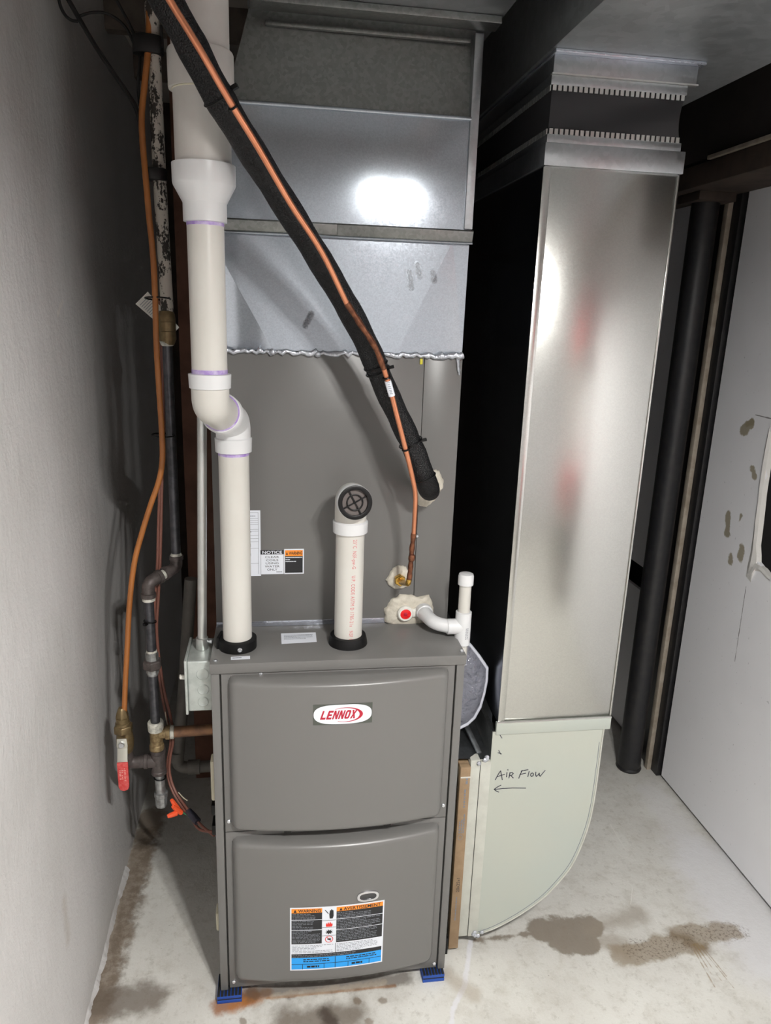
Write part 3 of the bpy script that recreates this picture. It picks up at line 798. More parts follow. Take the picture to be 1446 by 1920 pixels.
# door latch tabs under the upper door
for x in (0.155, 0.375):
    part('latch_tab', MB().box(x-0.008, x+0.008, -0.02, 0.0, ZS+0.002, ZS+0.012), 'black_plastic', fur, 0.001)
# small labels on the cap
def cap_quad(name, pts, off, mat):
    b = MB(); b.add([(p[0], p[1], H+off) for p in pts], [[0,1,2,3]]); return part(name, b, mat, fur)
L1 = [(0.1442, 0.0796, 0.8613), (0.2204, 0.0845, 0.8613), (0.2208, 0.1343, 0.8613), (0.1436, 0.1343, 0.8613)]
cap_quad('cap_label', L1, 0.0004, 'label_white')
def cap_map(L, off):
    A, B, C_, D = [Vector(p) for p in L]
    def g(u, v_):
        p = (A*(1-u)+B*u)*(1-v_) + (D*(1-u)+C_*u)*v_
        return (p.x, p.y, H+off)
    return g
bars(0.08, 0.9, 0.35, 0.85, 4, 1.0, 0, 'label_grey', cap_map(L1, 0.0007), fur, seed=21, th=0.35)
L2 = [(0.0404, 0.0122, 0.8613), (0.0792, 0.0139, 0.8613), (0.0787, 0.0286, 0.8613), (0.0396, 0.0268, 0.8613)]
cap_quad('cap_label', L2, 0.0004, 'label_white')
bars(0.08, 0.55, 0.3, 0.8, 1, 1.0, 0, 'label_grey', cap_map(L2, 0.0007), fur, seed=22, th=0.6)

# flue collars on the cap
EX, EY = 0.0515, 0.076       # exhaust axis at the furnace
IX, IY = 0.2880, 0.078       # intake axis
part('flue_collar', MB().lathe([(0.034, 0.0), (0.040, 0.0), (0.040, 0.021), (0.034, 0.023)], (EX, EY, H), n=40), 'black_rubber', fur, label='black clamp collar round the exhaust pipe')
part('collar_bracket', MB().bar((EX-0.041, EY-0.01, H+0.012), (EX-0.034, EY+0.03, H+0.012), 0.006, 0.024), 'black_rubber', fur)
part('collar_screw', MB().lathe([(0.005, 0), (0.005, 0.003), (0.003, 0.005)], (EX+0.006, EY-0.0395, H+0.011), (0.12,-1,0), 14), 'screw', fur)
part('flue_collar', MB().lathe([(0.032, 0.0), (0.0425, 0.0), (0.0415, 0.008), (0.0385, 0.02), (0.032, 0.0205)], (IX, IY, H), n=40), 'black_rubber', fur, label='black rubber collar round the intake pipe')
# things showing along the left flank
part('gas_grommet', MB().lathe([(0.020, 0), (0.022, 0.004), (0.016, 0.008)], (0.0, 0.24, 0.57), (-1,0,0)), 'cream', fur)
part('side_plug', MB().box(-0.012, 0.0, 0.05, 0.085, 0.50, 0.60), 'cream', fur, 0.004, label='cream plastic cover on the left flank')
part('side_clip', MB().box(-0.010, 0.0, 0.04, 0.075, 0.155, 0.205), 'cream', fur, 0.004)
part('connector_box', MB().box(-0.018, 0.0, 0.10, 0.14, 0.425, 0.452), 'black_plastic', fur, 0.003)
part('connector_box', MB().box(-0.018, 0.0, 0.10, 0.14, 0.37, 0.397), 'black_plastic', fur, 0.003)
part('connector_stem', MB().box(-0.010, 0.0, 0.11, 0.13, 0.395, 0.50), 'black_plastic', fur, 0.002)

# vibration pads
def make_pad(x0, x1, y0, label, group='blue and black pads under the furnace'):
    t_ = thing('vibration_pad', label, 'rubber pad', ((x0+x1)/2, y0+0.03, 0.0), group)
    y1 = y0+0.06; hgt = ZB
    zz = [0.0, 0.30, 0.45, 0.78]
    part('blue_layer', MB().box(x0, x1, y0, y1, 0.0, hgt*0.36), 'pad_blue', t_, 0.0008)
    part('black_core', MB().box(x0+0.001, x1-0.001, y0+0.001, y1-0.001, hgt*0.36, hgt*0.52), 'pad_black', t_)
    part('blue_layer', MB().box(x0, x1, y0, y1, hgt*0.52, hgt*0.86), 'pad_blue', t_, 0.0008)
    b = MB(); n = 7
    for i in range(n):
        xa = x0+(x1-x0)*i/n; b.box(xa+0.001, xa+(x1-x0)/n-0.0015, y0, y1, hgt*0.86, hgt)
    part('ribbed_top', b, 'pad_black', t_)
    return t_
PG = 'blue and black pads under the furnace'
make_pad(-0.008, 0.048, -0.013, 'blue and black ribbed pad under the left front corner of the furnace')
make_pad(W-0.055, W-0.002, -0.013, 'blue and black ribbed pad under the right front corner of the furnace')

# ================================================================== evaporator coil cabinet
YC, ZCT = 0.1761, 1.4755
coil = thing('coil_cabinet', 'grey evaporator coil cabinet standing on top of the furnace', 'coil cabinet', (W/2, 0.44, H))
part('casing', MB().box(0.0, W, YC+0.006, 0.70, H+0.0005, ZCT), 'grey_paint', coil)
xs = 0.45
part('front_panel', MB().box(0.0, xs-0.0006, YC, YC+0.006, H+0.004, ZCT), 'grey_paint', coil, 0.0006)
part('front_panel', MB().box(xs+0.0006, W, YC, YC+0.006, H+0.004, ZCT), 'grey_paint', coil, 0.0006)
part('joint_tape', MB().box(0.0, 0.3843, YC-0.0012, YC, H+0.0005, H+0.013), 'foil', coil, 0.0006, label='bright foil strip along the foot of the cabinet')
p = (0.4426, 0.175, 1.4623)
part('yellow_tab', MB().box(p[0]-0.003, p[0]+0.003, YC-0.003, YC, p[2]-0.006, p[2]+0.006), simple('yellow_tab', S(214, 206, 60), 0.5), coil, 0.001)
p = (0.4509, 0.175, 1.0731)
part('panel_screw', MB().lathe([(0.0045, 0), (0.0045, 0.002), (0.003, 0.004)], (p[0], YC, p[2]), (0,-1,0), 12), 'screw', coil)

def ymap(off):
    return lambda x, z: (x, YC-off, z)
# tall rating label, partly behind the exhaust pipe
r0 = (0.0284, 0.1755, 0.9826); r1 = (0.1003, 0.1755, 1.1356)
b = MB(); quad_grid(b, r0[0], r1[0], 0.9837, r1[2], ymap(0.0005)); rl = part('rating_label', b, 'label_white', coil)
rx0, rx1, rz0, rz1 = r0[0], r1[0], 0.9837, r1[2]
def rmap(u, v_): return (rx0+(rx1-rx0)*u, YC-0.0008, rz1+(rz0-rz1)*v_)
b = MB()
for v_ in (0.03, 0.115, 0.15, 0.18, 0.21, 0.28, 0.31, 0.37, 0.42, 0.47, 0.57, 0.8): quad_grid(b, 0.02, 0.93, v_, v_+0.004, rmap)
quad_grid(b, 0.93, 0.94, 0.03, 0.97, rmap)
part('label_rules', b, 'label_grey', rl)
bars(0.03, 0.85, 0.05, 0.095, 2, 1.0, 0, 'label_grey', rmap, rl, seed=31, th=0.4)
bars(0.03, 0.6, 0.225, 0.27, 1, 1.0, 0, 'label_black', rmap, rl, seed=32, th=0.4)
bars(0.03, 0.72, 0.30, 0.34, 1, 1.0, 0, 'label_grey', rmap, rl, seed=33, th=0.5)
bars(0.03, 0.7, 0.43, 0.46, 1, 1.0, 0, 'label_grey', rmap, rl, seed=34, th=0.5)
b = MB(); quad_grid(b, 0.62, 0.70, 0.50, 0.55, rmap); quad_grid(b, 0.6, 0.7, 0.65, 0.69, rmap); part('label_mark', b, 'label_black', rl)
# NOTICE label
q0 = (0.0997, 0.1755, 0.9874); q1 = (0.1506, 0.1755, 1.0443)
def bx(p0, p1):
    w_, h_ = p1[0]-p0[0], p1[2]-p0[2]
    return lambda off: (lambda u, v_: (p0[0]+w_*u, YC-off, p1[2]-h_*v_))
nm = bx(q0, q1)
b = MB(); quad_grid(b, 0, 1, 0, 1, nm(0.0005)); nl = part('notice_label', b, 'label_white', coil)
b = MB(); quad_grid(b, 0, 1, 0, 0.18, nm(0.0008)); part('notice_header', b, 'label_black', nl)
text_part('notice_lettering', 'NOTICE', (0.08, 0.93, 0.155, 0.035), nm(0.0011), 'label_white', nl, bold=0.02)
for i, s in enumerate(('CLEAR', 'COILS', 'USING', 'WATER', 'ONLY')):
    hw_ = (0.30, 0.26, 0.28, 0.32, 0.22)[i]
    text_part('notice_lettering', s, (0.5-hw_, 0.5+hw_, 0.33+0.13*i, 0.245+0.13*i), nm(0.0008), 'label_black', nl)
bars(0.68, 0.93, 0.89, 0.93, 1, 1.0, 0, 'label_grey', nm(0.0008), nl, seed=36, th=0.8)
q0 = (0.1516, 0.1755, 0.987); q1 = (0.1954, 0.1755, 1.0461)
wm = bx(q0, q1)
b = MB(); quad_grid(b, 0, 1, 0, 1, wm(0.0005)); ws = part('warning_sticker', b, 'label_white', coil)
b = MB(); quad_grid(b, 0.05, 0.94, 0.05, 0.28, wm(0.0008)); part('sticker_header', b, 'label_orange', ws)
b = MB(); quad_grid(b, 0.05, 0.94, 0.28, 0.95, wm(0.0008)); part('sticker_field', b, 'label_black', ws)
text_part('sticker_lettering', 'WARNING', (0.24, 0.92, 0.23, 0.10), wm(0.0011), 'label_black', ws, bold=0.02)
b = MB(); g = wm(0.0011); b.add([g(0.09, 0.23), g(0.19, 0.23), g(0.14, 0.11)], [[0,1,2]]); part('alert_triangle', b, 'label_black', ws)
bars(0.07, 0.92, 0.30, 0.37, 1, 1.0, 0, 'label_white', wm(0.0011), ws, seed=37, th=0.5)
bars(0.07, 0.3, 0.385, 0.455, 1, 1.0, 0, 'label_white', wm(0.0011), ws, seed=38, th=0.5)
bars(0.07, 0.92, 0.46, 0.53, 1, 1.0, 0, 'label_white', wm(0.0011), ws, seed=39, th=0.5)

# putty patches pressed round the three ports
def putty(name, outline, thick, label, seed):
    random.seed(seed); n = len(outline)
    cxx = sum(p[0] for p in outline)/n; czz = sum(p[1] for p in outline)/n
    b = MB(); v = []; f = []; rings = ((1.0, 0.0), (0.98, 0.45), (0.86, 0.85), (0.6, 1.0), (0.25, 0.92))
    dense = []
    for i in range(n):
        a, c_ = outline[i], outline[(i+1) % n]
        for s in range(4):
            t_ = s/4; dense.append((a[0]*(1-t_)+c_[0]*t_, a[1]*(1-t_)+c_[1]*t_))
    m_ = len(dense)
    jit = [random.uniform(0.96, 1.04) for _ in range(m_)]
    for rr, hh_ in rings:
        for i, p in enumerate(dense):
            s = rr*(jit[i] if rr > 0.5 else 1)
            v.append((cxx+(p[0]-cxx)*s, YC-0.0002-thick*hh_*random.uniform(0.85, 1.15), czz+(p[1]-czz)*s))
    v.append((cxx, YC-thick*0.9, czz))
    for r_ in range(len(rings)-1):
        for i in range(m_): f.append([r_*m_+i, r_*m_+(i+1)%m_, (r_+1)*m_+(i+1)%m_, (r_+1)*m_+i])
    for i in range(m_): f.append([(len(rings)-1)*m_+i, (len(rings)-1)*m_+(i+1)%m_, len(v)-1])
    part(name, b.add(v, f), 'putty', coil, angle=60, label=label)
putty('putty_seal', [(0.3898, 0.9815), (0.3979, 0.9969), (0.4137, 1.0043), (0.4288, 0.9989), (0.4394, 0.9831), (0.4405, 0.9583), (0.4247, 0.9468), (0.4035, 0.946), (0.3883, 0.9555), (0.3829, 0.9687)], 0.010, 'beige putty round the brass fitting', 1)
putty('putty_seal', [(0.3982, 0.9198), (0.4166, 0.9312), (0.4442, 0.9305), (0.4583, 0.9249), (0.4847, 0.9282), (0.497, 0.9105), (0.4996, 0.8836), (0.4906, 0.8595), (0.4449, 0.8542), (0.4004, 0.8583), (0.3838, 0.8656), (0.3828, 0.8977)], 0.012, 'beige putty round the drain ports', 2)
putty('putty_seal', [(0.436, 1.2042), (0.4529, 1.2284), (0.4794, 1.2285), (0.4942, 1.2237), (0.505, 1.2042), (0.5048, 1.1859), (0.4869, 1.1551), (0.4692, 1.1416), (0.4507, 1.1454), (0.4388, 1.1676)], 0.010, 'beige putty round the insulated pipe', 3)

# ================================================================== condensate drain
dr = thing('condensate_drain', 'white plastic condensate drain with red plug and capped standpipe', 'drain pipe', (0.48, 0.12, 0.92))
pl = (0.4286, 0.16, 0.8908); pr = (0.4675, 0.16, 0.8937)
b = MB().lathe([(0.0185, 0.0), (0.0185, 0.016), (0.016, 0.019), (0.0125, 0.019), (0.0125, 0.013)], (pl[0], 0.172, pl[2]), (0,-1,0), 32)
part('port_boss', b, 'white', dr)
b = MB().lathe([(0.0125, 0.010), (0.0125, 0.017), (0.011, 0.018)], (pl[0], 0.172, pl[2]), (0,-1,0), 28)
part('red_plug', b, 'red_plug', dr, label='red plastic plug')
part('plug_socket', MB().box(pl[0]-0.004, pl[0]+0.004, 0.1525, 0.156, pl[2]-0.004, pl[2]+0.004), 'logo_red', dr, 0.001)
part('port_web', MB().box(pl[0]+0.010, pr[0]-0.006, 0.158, 0.172, pl[2]-0.010, pl[2]+0.010), 'white', dr, 0.003)
YT = 0.088
tee = (0.5477, 0.088, 0.8871)
SX = tee[0]
e1 = Vector((pr[0]+0.004, 0.160, pr[2]+0.003)); e2 = Vector((pr[0]+0.008, 0.118, tee[2]+0.004)); e3 = Vector((pr[0]+0.03, YT+0.006, tee[2]+0.001)); 
path = fillet([(e1.x-0.002, 0.172, e1.z), (e1.x, 0.135, e1.z-0.001), (pr[0]+0.018, 0.098, tee[2]+0.004), (pr[0]+0.05, YT, tee[2])], 0.03, 8)
part('street_elbow', MB().tube(path, [0.0165 if i < 6 else 0.0155 for i in range(len(path))], 28), 'pvc_fit', dr)
part('elbow_hub', MB().lathe([(0.0155, 0), (0.019, 0.0), (0.019, 0.012), (0.0165, 0.014)], (e1.x, 0.158, e1.z), (0.05,-1,-0.05), 28), 'pvc_fit', dr)
x0 = pr[0]+0.046
part('elbow_hub', MB().lathe([(0.0165, 0), (0.0172, 0.002), (0.0172, 0.026), (0.014, 0.026)], (x0-0.003, YT, tee[2]), (1,0,0), 28), 'pvc_fit', dr)
part('nipple', MB().tube([(x0+0.02, YT, tee[2]), (SX-0.02, YT, tee[2])], 0.0133, 24), 'pvc', dr)
part('tee_branch', MB().lathe([(0.014, -0.001), (0.0175, 0.0), (0.0175, 0.026), (0.0175, 0.034)], (SX-0.036, YT, tee[2]), (1,0,0), 28), 'pvc_fit', dr)
zt = 0.923; zb_ = 0.844; zc0 = 0.9864; zc1 = 1.0127
part('tee_body', MB().lathe([(0.014, 0), (0.0178, 0.001), (0.0178, zt-zb_-0.001), (0.014, zt-zb_)], (SX, YT, zb_), (0,0,1), 32), 'pvc_fit', dr)
part('standpipe', MB().tube([(SX, YT, zt-0.01), (SX, YT, zc0+0.005)], 0.0133, 28), 'pvc', dr)
part('standpipe_cap', MB().lathe([(0.014, 0), (0.0172, 0.001), (0.0172, zc1-zc0-0.006), (0.0155, zc1-zc0-0.001), (0.010, zc1-zc0+0.001)], (SX, YT, zc0), (0,0,1), 32), 'pvc_fit', dr)
part('down_pipe', MB().tube([(SX, YT, zb_+0.01), (SX, YT, 0.80), (SX+0.002, YT+0.16, 0.64), (SX+0.002, YT+0.16, 0.60)], 0.0133, 24), 'pvc', dr)
def cyl_print(body, x, z, ang):  # small black moulding print round a fitting
    v, f = text_fit(body, 0, 0.022, 0, 0.006)
    b = MB(); b.add([(SX+0.0181*math.sin(ang+(-c_)/0.0181), YT-0.0181*math.cos(ang+(-c_)/0.0181), z-a) for a, c_ in v], f)
    part('moulding_print', b, 'label_grey', dr)
b = MB(); random.seed(8)
for i in range(7):
    for j in range(2):
        a0 = 0.15+0.22*j; zz0 = zb_+0.018+0.004*i
        b.add([(SX+0.0181*math.sin(a), YT-0.0181*math.cos(a), z) for a, z in ((a0, zz0), (a0+random.uniform(0.08, 0.16), zz0), (a0+random.uniform(0.08, 0.16), zz0+0.0025), (a0, zz0+0.0025))], [[0,1,2,3]])
part('moulding_print', b, 'label_grey', dr)

# ================================================================== supply plenum
ple = thing('supply_plenum', 'shiny galvanised supply plenum rising from the coil cabinet', 'duct', (W/2, 0.44, ZCT))
zband0 = 1.704; zband1 = 1.7286
Yp = YC+0.002
dl = [(0.1303, 1.4907), (0.3892, 1.4899), (0.4981, 1.6964)]
zt0 = ZCT+0.002
v = [(0.0, Yp, zband0+0.004), (dl[2][0], Yp, zband0+0.004), (W, Yp, zband0+0.004), (0.0, Yp+0.012, zt0), (dl[0][0], Yp-0.0015, zt0), (dl[1][0], Yp-0.0015, zt0), (W, Yp+0.006, zt0)]
f = [[0,3,4],[0,4,5,1],[1,5,6],[1,6,2]]
v2 = [(0.0, 0.70, zband0+0.004), (W, 0.70, zband0+0.004), (0.0, 0.70, zt0), (W, 0.70, zt0)]
f2 = [[0,7,9,3],[2,6,10,8],[7,8,10,9],[3,9,10,6,5,4],[0,1,2,8,7]]
part('transition', MB().add(v+v2, f+f2), 'galv', ple, angle=1, label='folded sheet transition above the coil')
zmid = 1.9372
b = MB()
# straight section with a faintly bowed front sheet
nx, nz = 14, 10; v = []; f = []
for j in range(nz+1):
    for i in range(nx+1):
        a, c_ = i/nx, j/nz
        v.append((W*a, YC-0.0006*math.sin(math.pi*a)*math.sin(math.pi*c_), zband1-0.004+(zmid-zband1+0.004)*c_))
for j in range(nz):
    for i in range(nx): q = j*(nx+1)+i; f.append([q, q+1, q+nx+2, q+nx+1])
b.add(v, f)
b.box(0.0, W, YC+0.004, 0.70, zband1-0.004, zmid)
part('straight_section', b, 'galv', ple, angle=30)
# cleat band
b = MB(); prof = [(YC+0.002, zband0), (YC-0.005, zband0), (YC-0.012, zband1-0.003), (YC-0.010, zband1), (YC+0.002, zband1)]
xsplit = 0.2605
for (xa, xb, o_) in ((-0.004, xsplit, 0.0), (xsplit-0.002, W+0.004, -0.0012)):
    b = MB(); n = len(prof); v = [(xa, y+o_, z) for y, z in prof]+[(xb, y+o_, z) for y, z in prof]
    b.add(v, [[i, (i+1)%n, n+(i+1)%n, n+i] for i in range(n)]+[list(range(n))[::-1], [n+i for i in range(n)]])
    part('cleat_band', b, 'galv_dull', ple, 0.0006)
part('lower_hem', MB().tube([(-0.002, YC-0.007, zband0-0.001), (W+0.004, YC-0.007, zband0-0.001)], 0.0022, 10), 'galv', ple)
part('upper_hem', MB().tube([(0.0, YC-0.003, zmid-0.002), (W-0.012, YC-0.003, zmid-0.002)], 0.004, 12), 'galv', ple)
part('corner_cleat', MB().box(W-0.014, W+0.003, YC-0.006, YC+0.02, zband1+0.002, 2.085), 'galv_band', ple, 0.001)
# upper section leaning forward into the overhead trunk
zu0, zu1 = zmid+0.004, 2.098
ul = [(0.0606, 1.9972), (0.0901, 2.0774)]
v = [(0.045, YC+0.008, zu0), (W-0.006, YC+0.008, zu0), (W-0.006, YC+0.024, zu1), (ul[1][0], YC+0.018, zu1), (0.045, 0.70, zu0), (W-0.006, 0.70, zu0), (W-0.006, 0.70, zu1), (ul[1][0], 0.70, zu1)]
b = MB(); b.add(v, [[0,1,2],[0,2,3],[1,5,6,2],[4,0,3,7],[5,4,7,6],[3,2,6,7],[0,4,5,1]])
part('upper_section', b, 'galv_dull', ple, angle=1, label='dull spangled section leaning into the overhead duct')
part('seam_strip', MB().box(0.12, W-0.02, YC+0.006, YC+0.016, 2.070, 2.078), 'galv_dull', ple, 0.001)
# sealant bead between plenum and coil
random.seed(11); pts = []; rs = []
for i in range(70):
    x = 0.004+(W-0.006)*i/69
    pts.append((x, YC-0.004+random.uniform(-0.002, 0.001), ZCT+random.uniform(-0.004, 0.003)))
    r_ = 0.0045+random.uniform(-0.001, 0.002)
    if random.random() < 0.14 or i > 60: r_ += random.uniform(0.001, 0.004)
    rs.append(r_)
part('sealant_bead', MB().tube(pts, rs, 10), 'sealant', ple, angle=80, label='smeared silver sealant bead')
part('sealant_drip', MB().tube(catmull([(W-0.012, YC-0.003, ZCT-0.002), (W-0.009, YC-0.003, ZCT-0.022), (W-0.006, YC-0.0025, ZCT-0.040)], 6), [0.0035]*10+[0.002]*3, 8), 'sealant', ple)
part('sealant_blob', MB().lathe([(0.002, 0), (0.007, 0.003), (0.006, 0.007), (0.002, 0.009)], (0.1291, 0.172, 1.4746), (0,-1,0), 12), 'sealant', ple, angle=80)
part('sealant_blob', MB().lathe([(0.002, 0), (0.007, 0.003), (0.005, 0.007), (0.002, 0.009)], (0.2223, 0.172, 1.4726), (0,-1,0), 12), 'sealant', ple, angle=80)

st = thing('overhead_supply_duct', 'grey sheet metal supply duct overhead above the plenum', 'duct', (0.32, -0.1, 2.1))
part('trunk_body', MB().box(0.088, 0.56, -0.72, 0.70, 2.100, 2.243), 'galv_trunk', st, 0.001)
part('trunk_flange', MB().box(0.092, 0.556, 0.120, 0.1655, 2.0865, 2.0995), 'galv_dull', st, 0.0015)

# ================================================================== return duct, connector and trunk
RX0, RX1, RY0, RY1 = 0.6455, 0.9205, 0.075, 0.70
ret = thing('return_duct', 'tall shiny galvanised return air duct right of the furnace', 'duct', (0.78, 0.39, 0.64))
zr0, zr1 = 0.642, 1.8411
part('duct_front', MB().box(RX0, RX1, RY0, RY0+0.002, zr0, zr1), 'galv_duct', ret, 0.0008)
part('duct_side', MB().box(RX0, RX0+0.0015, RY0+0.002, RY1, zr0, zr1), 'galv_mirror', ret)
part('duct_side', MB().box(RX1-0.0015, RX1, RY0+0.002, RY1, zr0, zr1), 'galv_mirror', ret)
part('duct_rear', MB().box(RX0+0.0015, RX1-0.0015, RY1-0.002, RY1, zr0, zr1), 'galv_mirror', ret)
part('corner_seam', MB().box(RX0-0.003, RX0+0.013, RY0-0.003, RY0, zr0+0.006, zr1-0.002), 'galv_duct', ret, 0.001)
part('corner_seam', MB().box(RX1-0.002, RX1+0.002, RY0-0.002, RY0, zr0+0.006, zr1-0.002), 'galv_duct', ret, 0.0006)
zb1 = 1.8812
part('collar_band', MB().box(RX0-0.004, RX1+0.006, RY0-0.006, RY1+0.004, zr1, zb1), 'galv_band', ret, 0.0012)
part('lower_cleat', MB().box(RX0-0.006, RX1+0.002, RY0-0.005, RY0+0.004, 0.616, zr0+0.006), 'beige_panel', ret, 0.001)
part('cleat_hem', MB().tube([(RX0-0.006, RY0-0.004, zr0+0.006), (RX1+0.002, RY0-0.004, zr0+0.006)], 0.0022, 10), 'emt', ret)

fc = thing('flexible_connector', 'black canvas flexible connector with toothed metal strips above the return duct', 'duct connector', (0.78, 0.39, zb1))
zk = [zb1+0.0003, zb1+0.016, 1.98, 1.9925]
part('metal_strip', MB().box(RX0, RX1-0.002, RY0, RY1, zk[0], zk[1]), 'galv_band', fc, 0.0008)
part('metal_strip', MB().box(RX0-0.001, RX1-0.004, RY0-0.001, RY1, zk[2], zk[3]+0.004), 'galv_band', fc, 0.0008)
# canvas: sagging sheet with folds at the right edge
nx, nz = 26, 12; v = []; f = []; sides = 4
ring = []
for i in range(nx+1): ring.append((RX0+0.002+(RX1-RX0-0.006)*i/nx, RY0+0.002, i/nx))
for i in range(1, 9): ring.append((RX1-0.004, RY0+0.002+(RY1-RY0-0.004)*i/8, 1.0))
ring.append((RX0+0.002, RY1-0.002, 0.0))
m_ = len(ring)
for j in range(nz+1):
    c_ = j/nz
    for (x, y, a) in ring:
        pinch = math.sin(math.pi*c_)
        dx = -0.012*pinch*(a**6)
        dy = 0.006*pinch*math.sin(5.5*a-3.2*c_+1.0)*(0.3+a) if y < RY0+0.01 else 0.0
        v.append((x+dx, y+dy, zk[1]+(zk[2]-zk[1])*c_))
for j in range(nz):
    for i in range(m_): f.append([j*m_+i, j*m_+(i+1)%m_, (j+1)*m_+(i+1)%m_, (j+1)*m_+i])
part('canvas_sleeve', MB().add(v, f), 'canvas', fc, angle=60)
for zz, up in ((zk[1]-0.0005, 1), (zk[2]-0.0095, 1)):
    b = MB(); n = 26
    for i in range(n):
        xa = RX0+0.003+(RX1-RX0-0.008)*i/n; b.box(xa, xa+0.0068, RY0-0.0015, RY0+0.0005, zz, zz+0.0095)
    for i in range(50):
        ya = RY0+0.004+(RY1-RY0-0.01)*i/50; b.box(RX0-0.001, RX0+0.001, ya, ya+0.0075, zz, zz+0.0095)
    part('crimp_teeth', b, 'emt', fc)

tr = thing('overhead_return_duct', 'grey sheet metal return duct overhead on the right', 'duct', (0.85, 0.1, 2.03))
part('trunk_body', MB().box(0.638, 1.058, -0.72, 0.78, 2.036, 2.243), 'galv_trunk', tr, 0.001)
part('drop_collar', MB().box(RX0+0.001, RX1+0.012, RY0-0.002, RY1, zk[3]+0.0045, 2.030), 'galv_band', tr, 0.0008)
part('collar_lip', MB().box(RX0-0.002, RX1+0.014, RY0-0.006, RY0+0.004, zk[3]+0.004, zk[3]+0.0065), 'emt', tr)
part('sealed_flange', MB().box(RX0-0.002, RX1+0.02, RY0-0.016, RY1+0.01, 2.030, 2.0358), 'foil', tr, 0.001)

# ================================================================== return boot with air flow note
boot = thing('return_boot', 'pale coated return boot with curved corner and handwritten air flow note', 'duct', (0.77, 0.38, 0.04))
BY = 0.073
edge = [(0.9039, 0.6226), (0.9068, 0.5746), (0.9066, 0.4935), (0.905, 0.4104), (0.8994, 0.3491), (0.8865, 0.2874), (0.8672, 0.2302), (0.8393, 0.1843), (0.8025, 0.139), (0.7604, 0.1039), (0.7161, 0.0755), (0.6754, 0.055), (0.6411, 0.0438)]
bl = edge[-1]; zlow = bl[1]
poly = [(0.6325, 0.622)] + [(edge[0][0]+0.004, 0.622)] + edge[1:] + [(0.6325, zlow)]
part('front_panel', MB().prism(poly, lambda x, z, t_: (x, t_, z), BY, BY+0.003), 'beige_panel', boot)
# the shell follows the same outline to the rear
inner = [(x-0.002 if x > 0.64 else x, z) for x, z in poly]
part('shell', MB().prism(inner, lambda x, z, t_: (x, t_, z), BY+0.003, 0.69), 'galv_dull', boot)
rim = [Vector((edge[0][0]+0.004, BY-0.0005, 0.622))] + [Vector((x, BY-0.0005, z)) for x, z in edge[1:]] + [Vector((0.6325, BY-0.0005, zlow))]
part('rim_seam', MB().tube(catmull(rim, 4), 0.0022, 8), 'strip_panel', boot)
rim2 = [Vector((p.x-0.006, BY-0.0002, p.z+0.005)) for p in rim[1:-1]]
part('crimp_line', MB().tube(catmull(rim2, 4), 0.0007, 6), 'label_grey', boot)
xr1, xr2, xr3 = 0.6325, 0.6329, 0.6031
xq = 0.6125
zrk = 0.543
part('rack_strip', MB().box(0.6085, xr1+0.001, BY-0.004, BY+0.05, zlow-0.002, zrk+0.004), 'strip_panel', boot, 0.001)
part('rack_strip', MB().box(0.5845, 0.6075, BY-0.002, BY+0.05, zlow-0.002, zrk+0.008), 'strip_panel', boot, 0.001)
part('rack_flange', MB().box(0.5355, 0.5515, BY-0.004, 0.66, zlow+0.005, zrk+0.012), 'strip_panel', boot, 0.0012)
part('rack_floor', MB().box(0.5515, 0.6325, BY+0.004, 0.66, zlow-0.004, zlow), 'galv_dull', boot)
part('rack_back', MB().box(0.5845, 0.6325, BY+0.05, 0.66, zlow, zrk), 'galv_dull', boot)
part('rack_foot', MB().box(0.538, 0.556, BY-0.012, BY+0.02, 0.0, zlow+0.005), 'black_rubber', boot, 0.001)
# sloped throat sheets with a standing seam
v = [(0.552, BY+0.004, zrk+0.012), (0.6325, BY+0.004, zrk+0.006), (0.6445, BY+0.004, 0.640), (0.552, 0.68, zrk+0.012), (0.6445, 0.68, 0.640), (0.57, 0.68, 0.60), (0.6325, 0.30, zrk+0.006)]
b = MB(); b.add([(0.5515, BY+0.006, zrk+0.010), (0.6325, BY+0.006, zrk+0.004), (0.6325, 0.66, 0.60), (0.5515, 0.66, 0.66), (0.6445, BY+0.05, 0.640), (0.6445, 0.66, 0.70)], [[0,1,2,3],[1,4,5,2]])
part('throat_sheet', b, 'galv_band', boot, angle=1, label='dark reflecting sloped sheet in the throat')
part('standing_seam', MB().bar((0.610, BY+0.02, zrk+0.012), (0.575, 0.30, 0.625), 0.012, 0.006), 'galv_band', boot, 0.001)
for px in [(0.6186, 0.071, 0.552), (0.6368, 0.069, 0.0499)]:
    random.seed(int(px[2]*1000)); b = MB()
    for i in range(5):
        b.lathe([(0.001, 0), (0.0055, 0.001), (0.005, 0.003), (0.001, 0.0045)], (px[0]+random.uniform(-0.016, 0.012), BY-0.003, px[2]+random.uniform(-0.010, 0.008)), (random.uniform(-.3,.3),-1,random.uniform(-.3,.3)), 10)
    part('sealant_smear', b, 'sealant', boot, angle=80)
part('seam_gap', MB().box(0.6075, 0.6085, BY-0.0015, BY+0.02, zlow, zrk), 'label_black', boot)
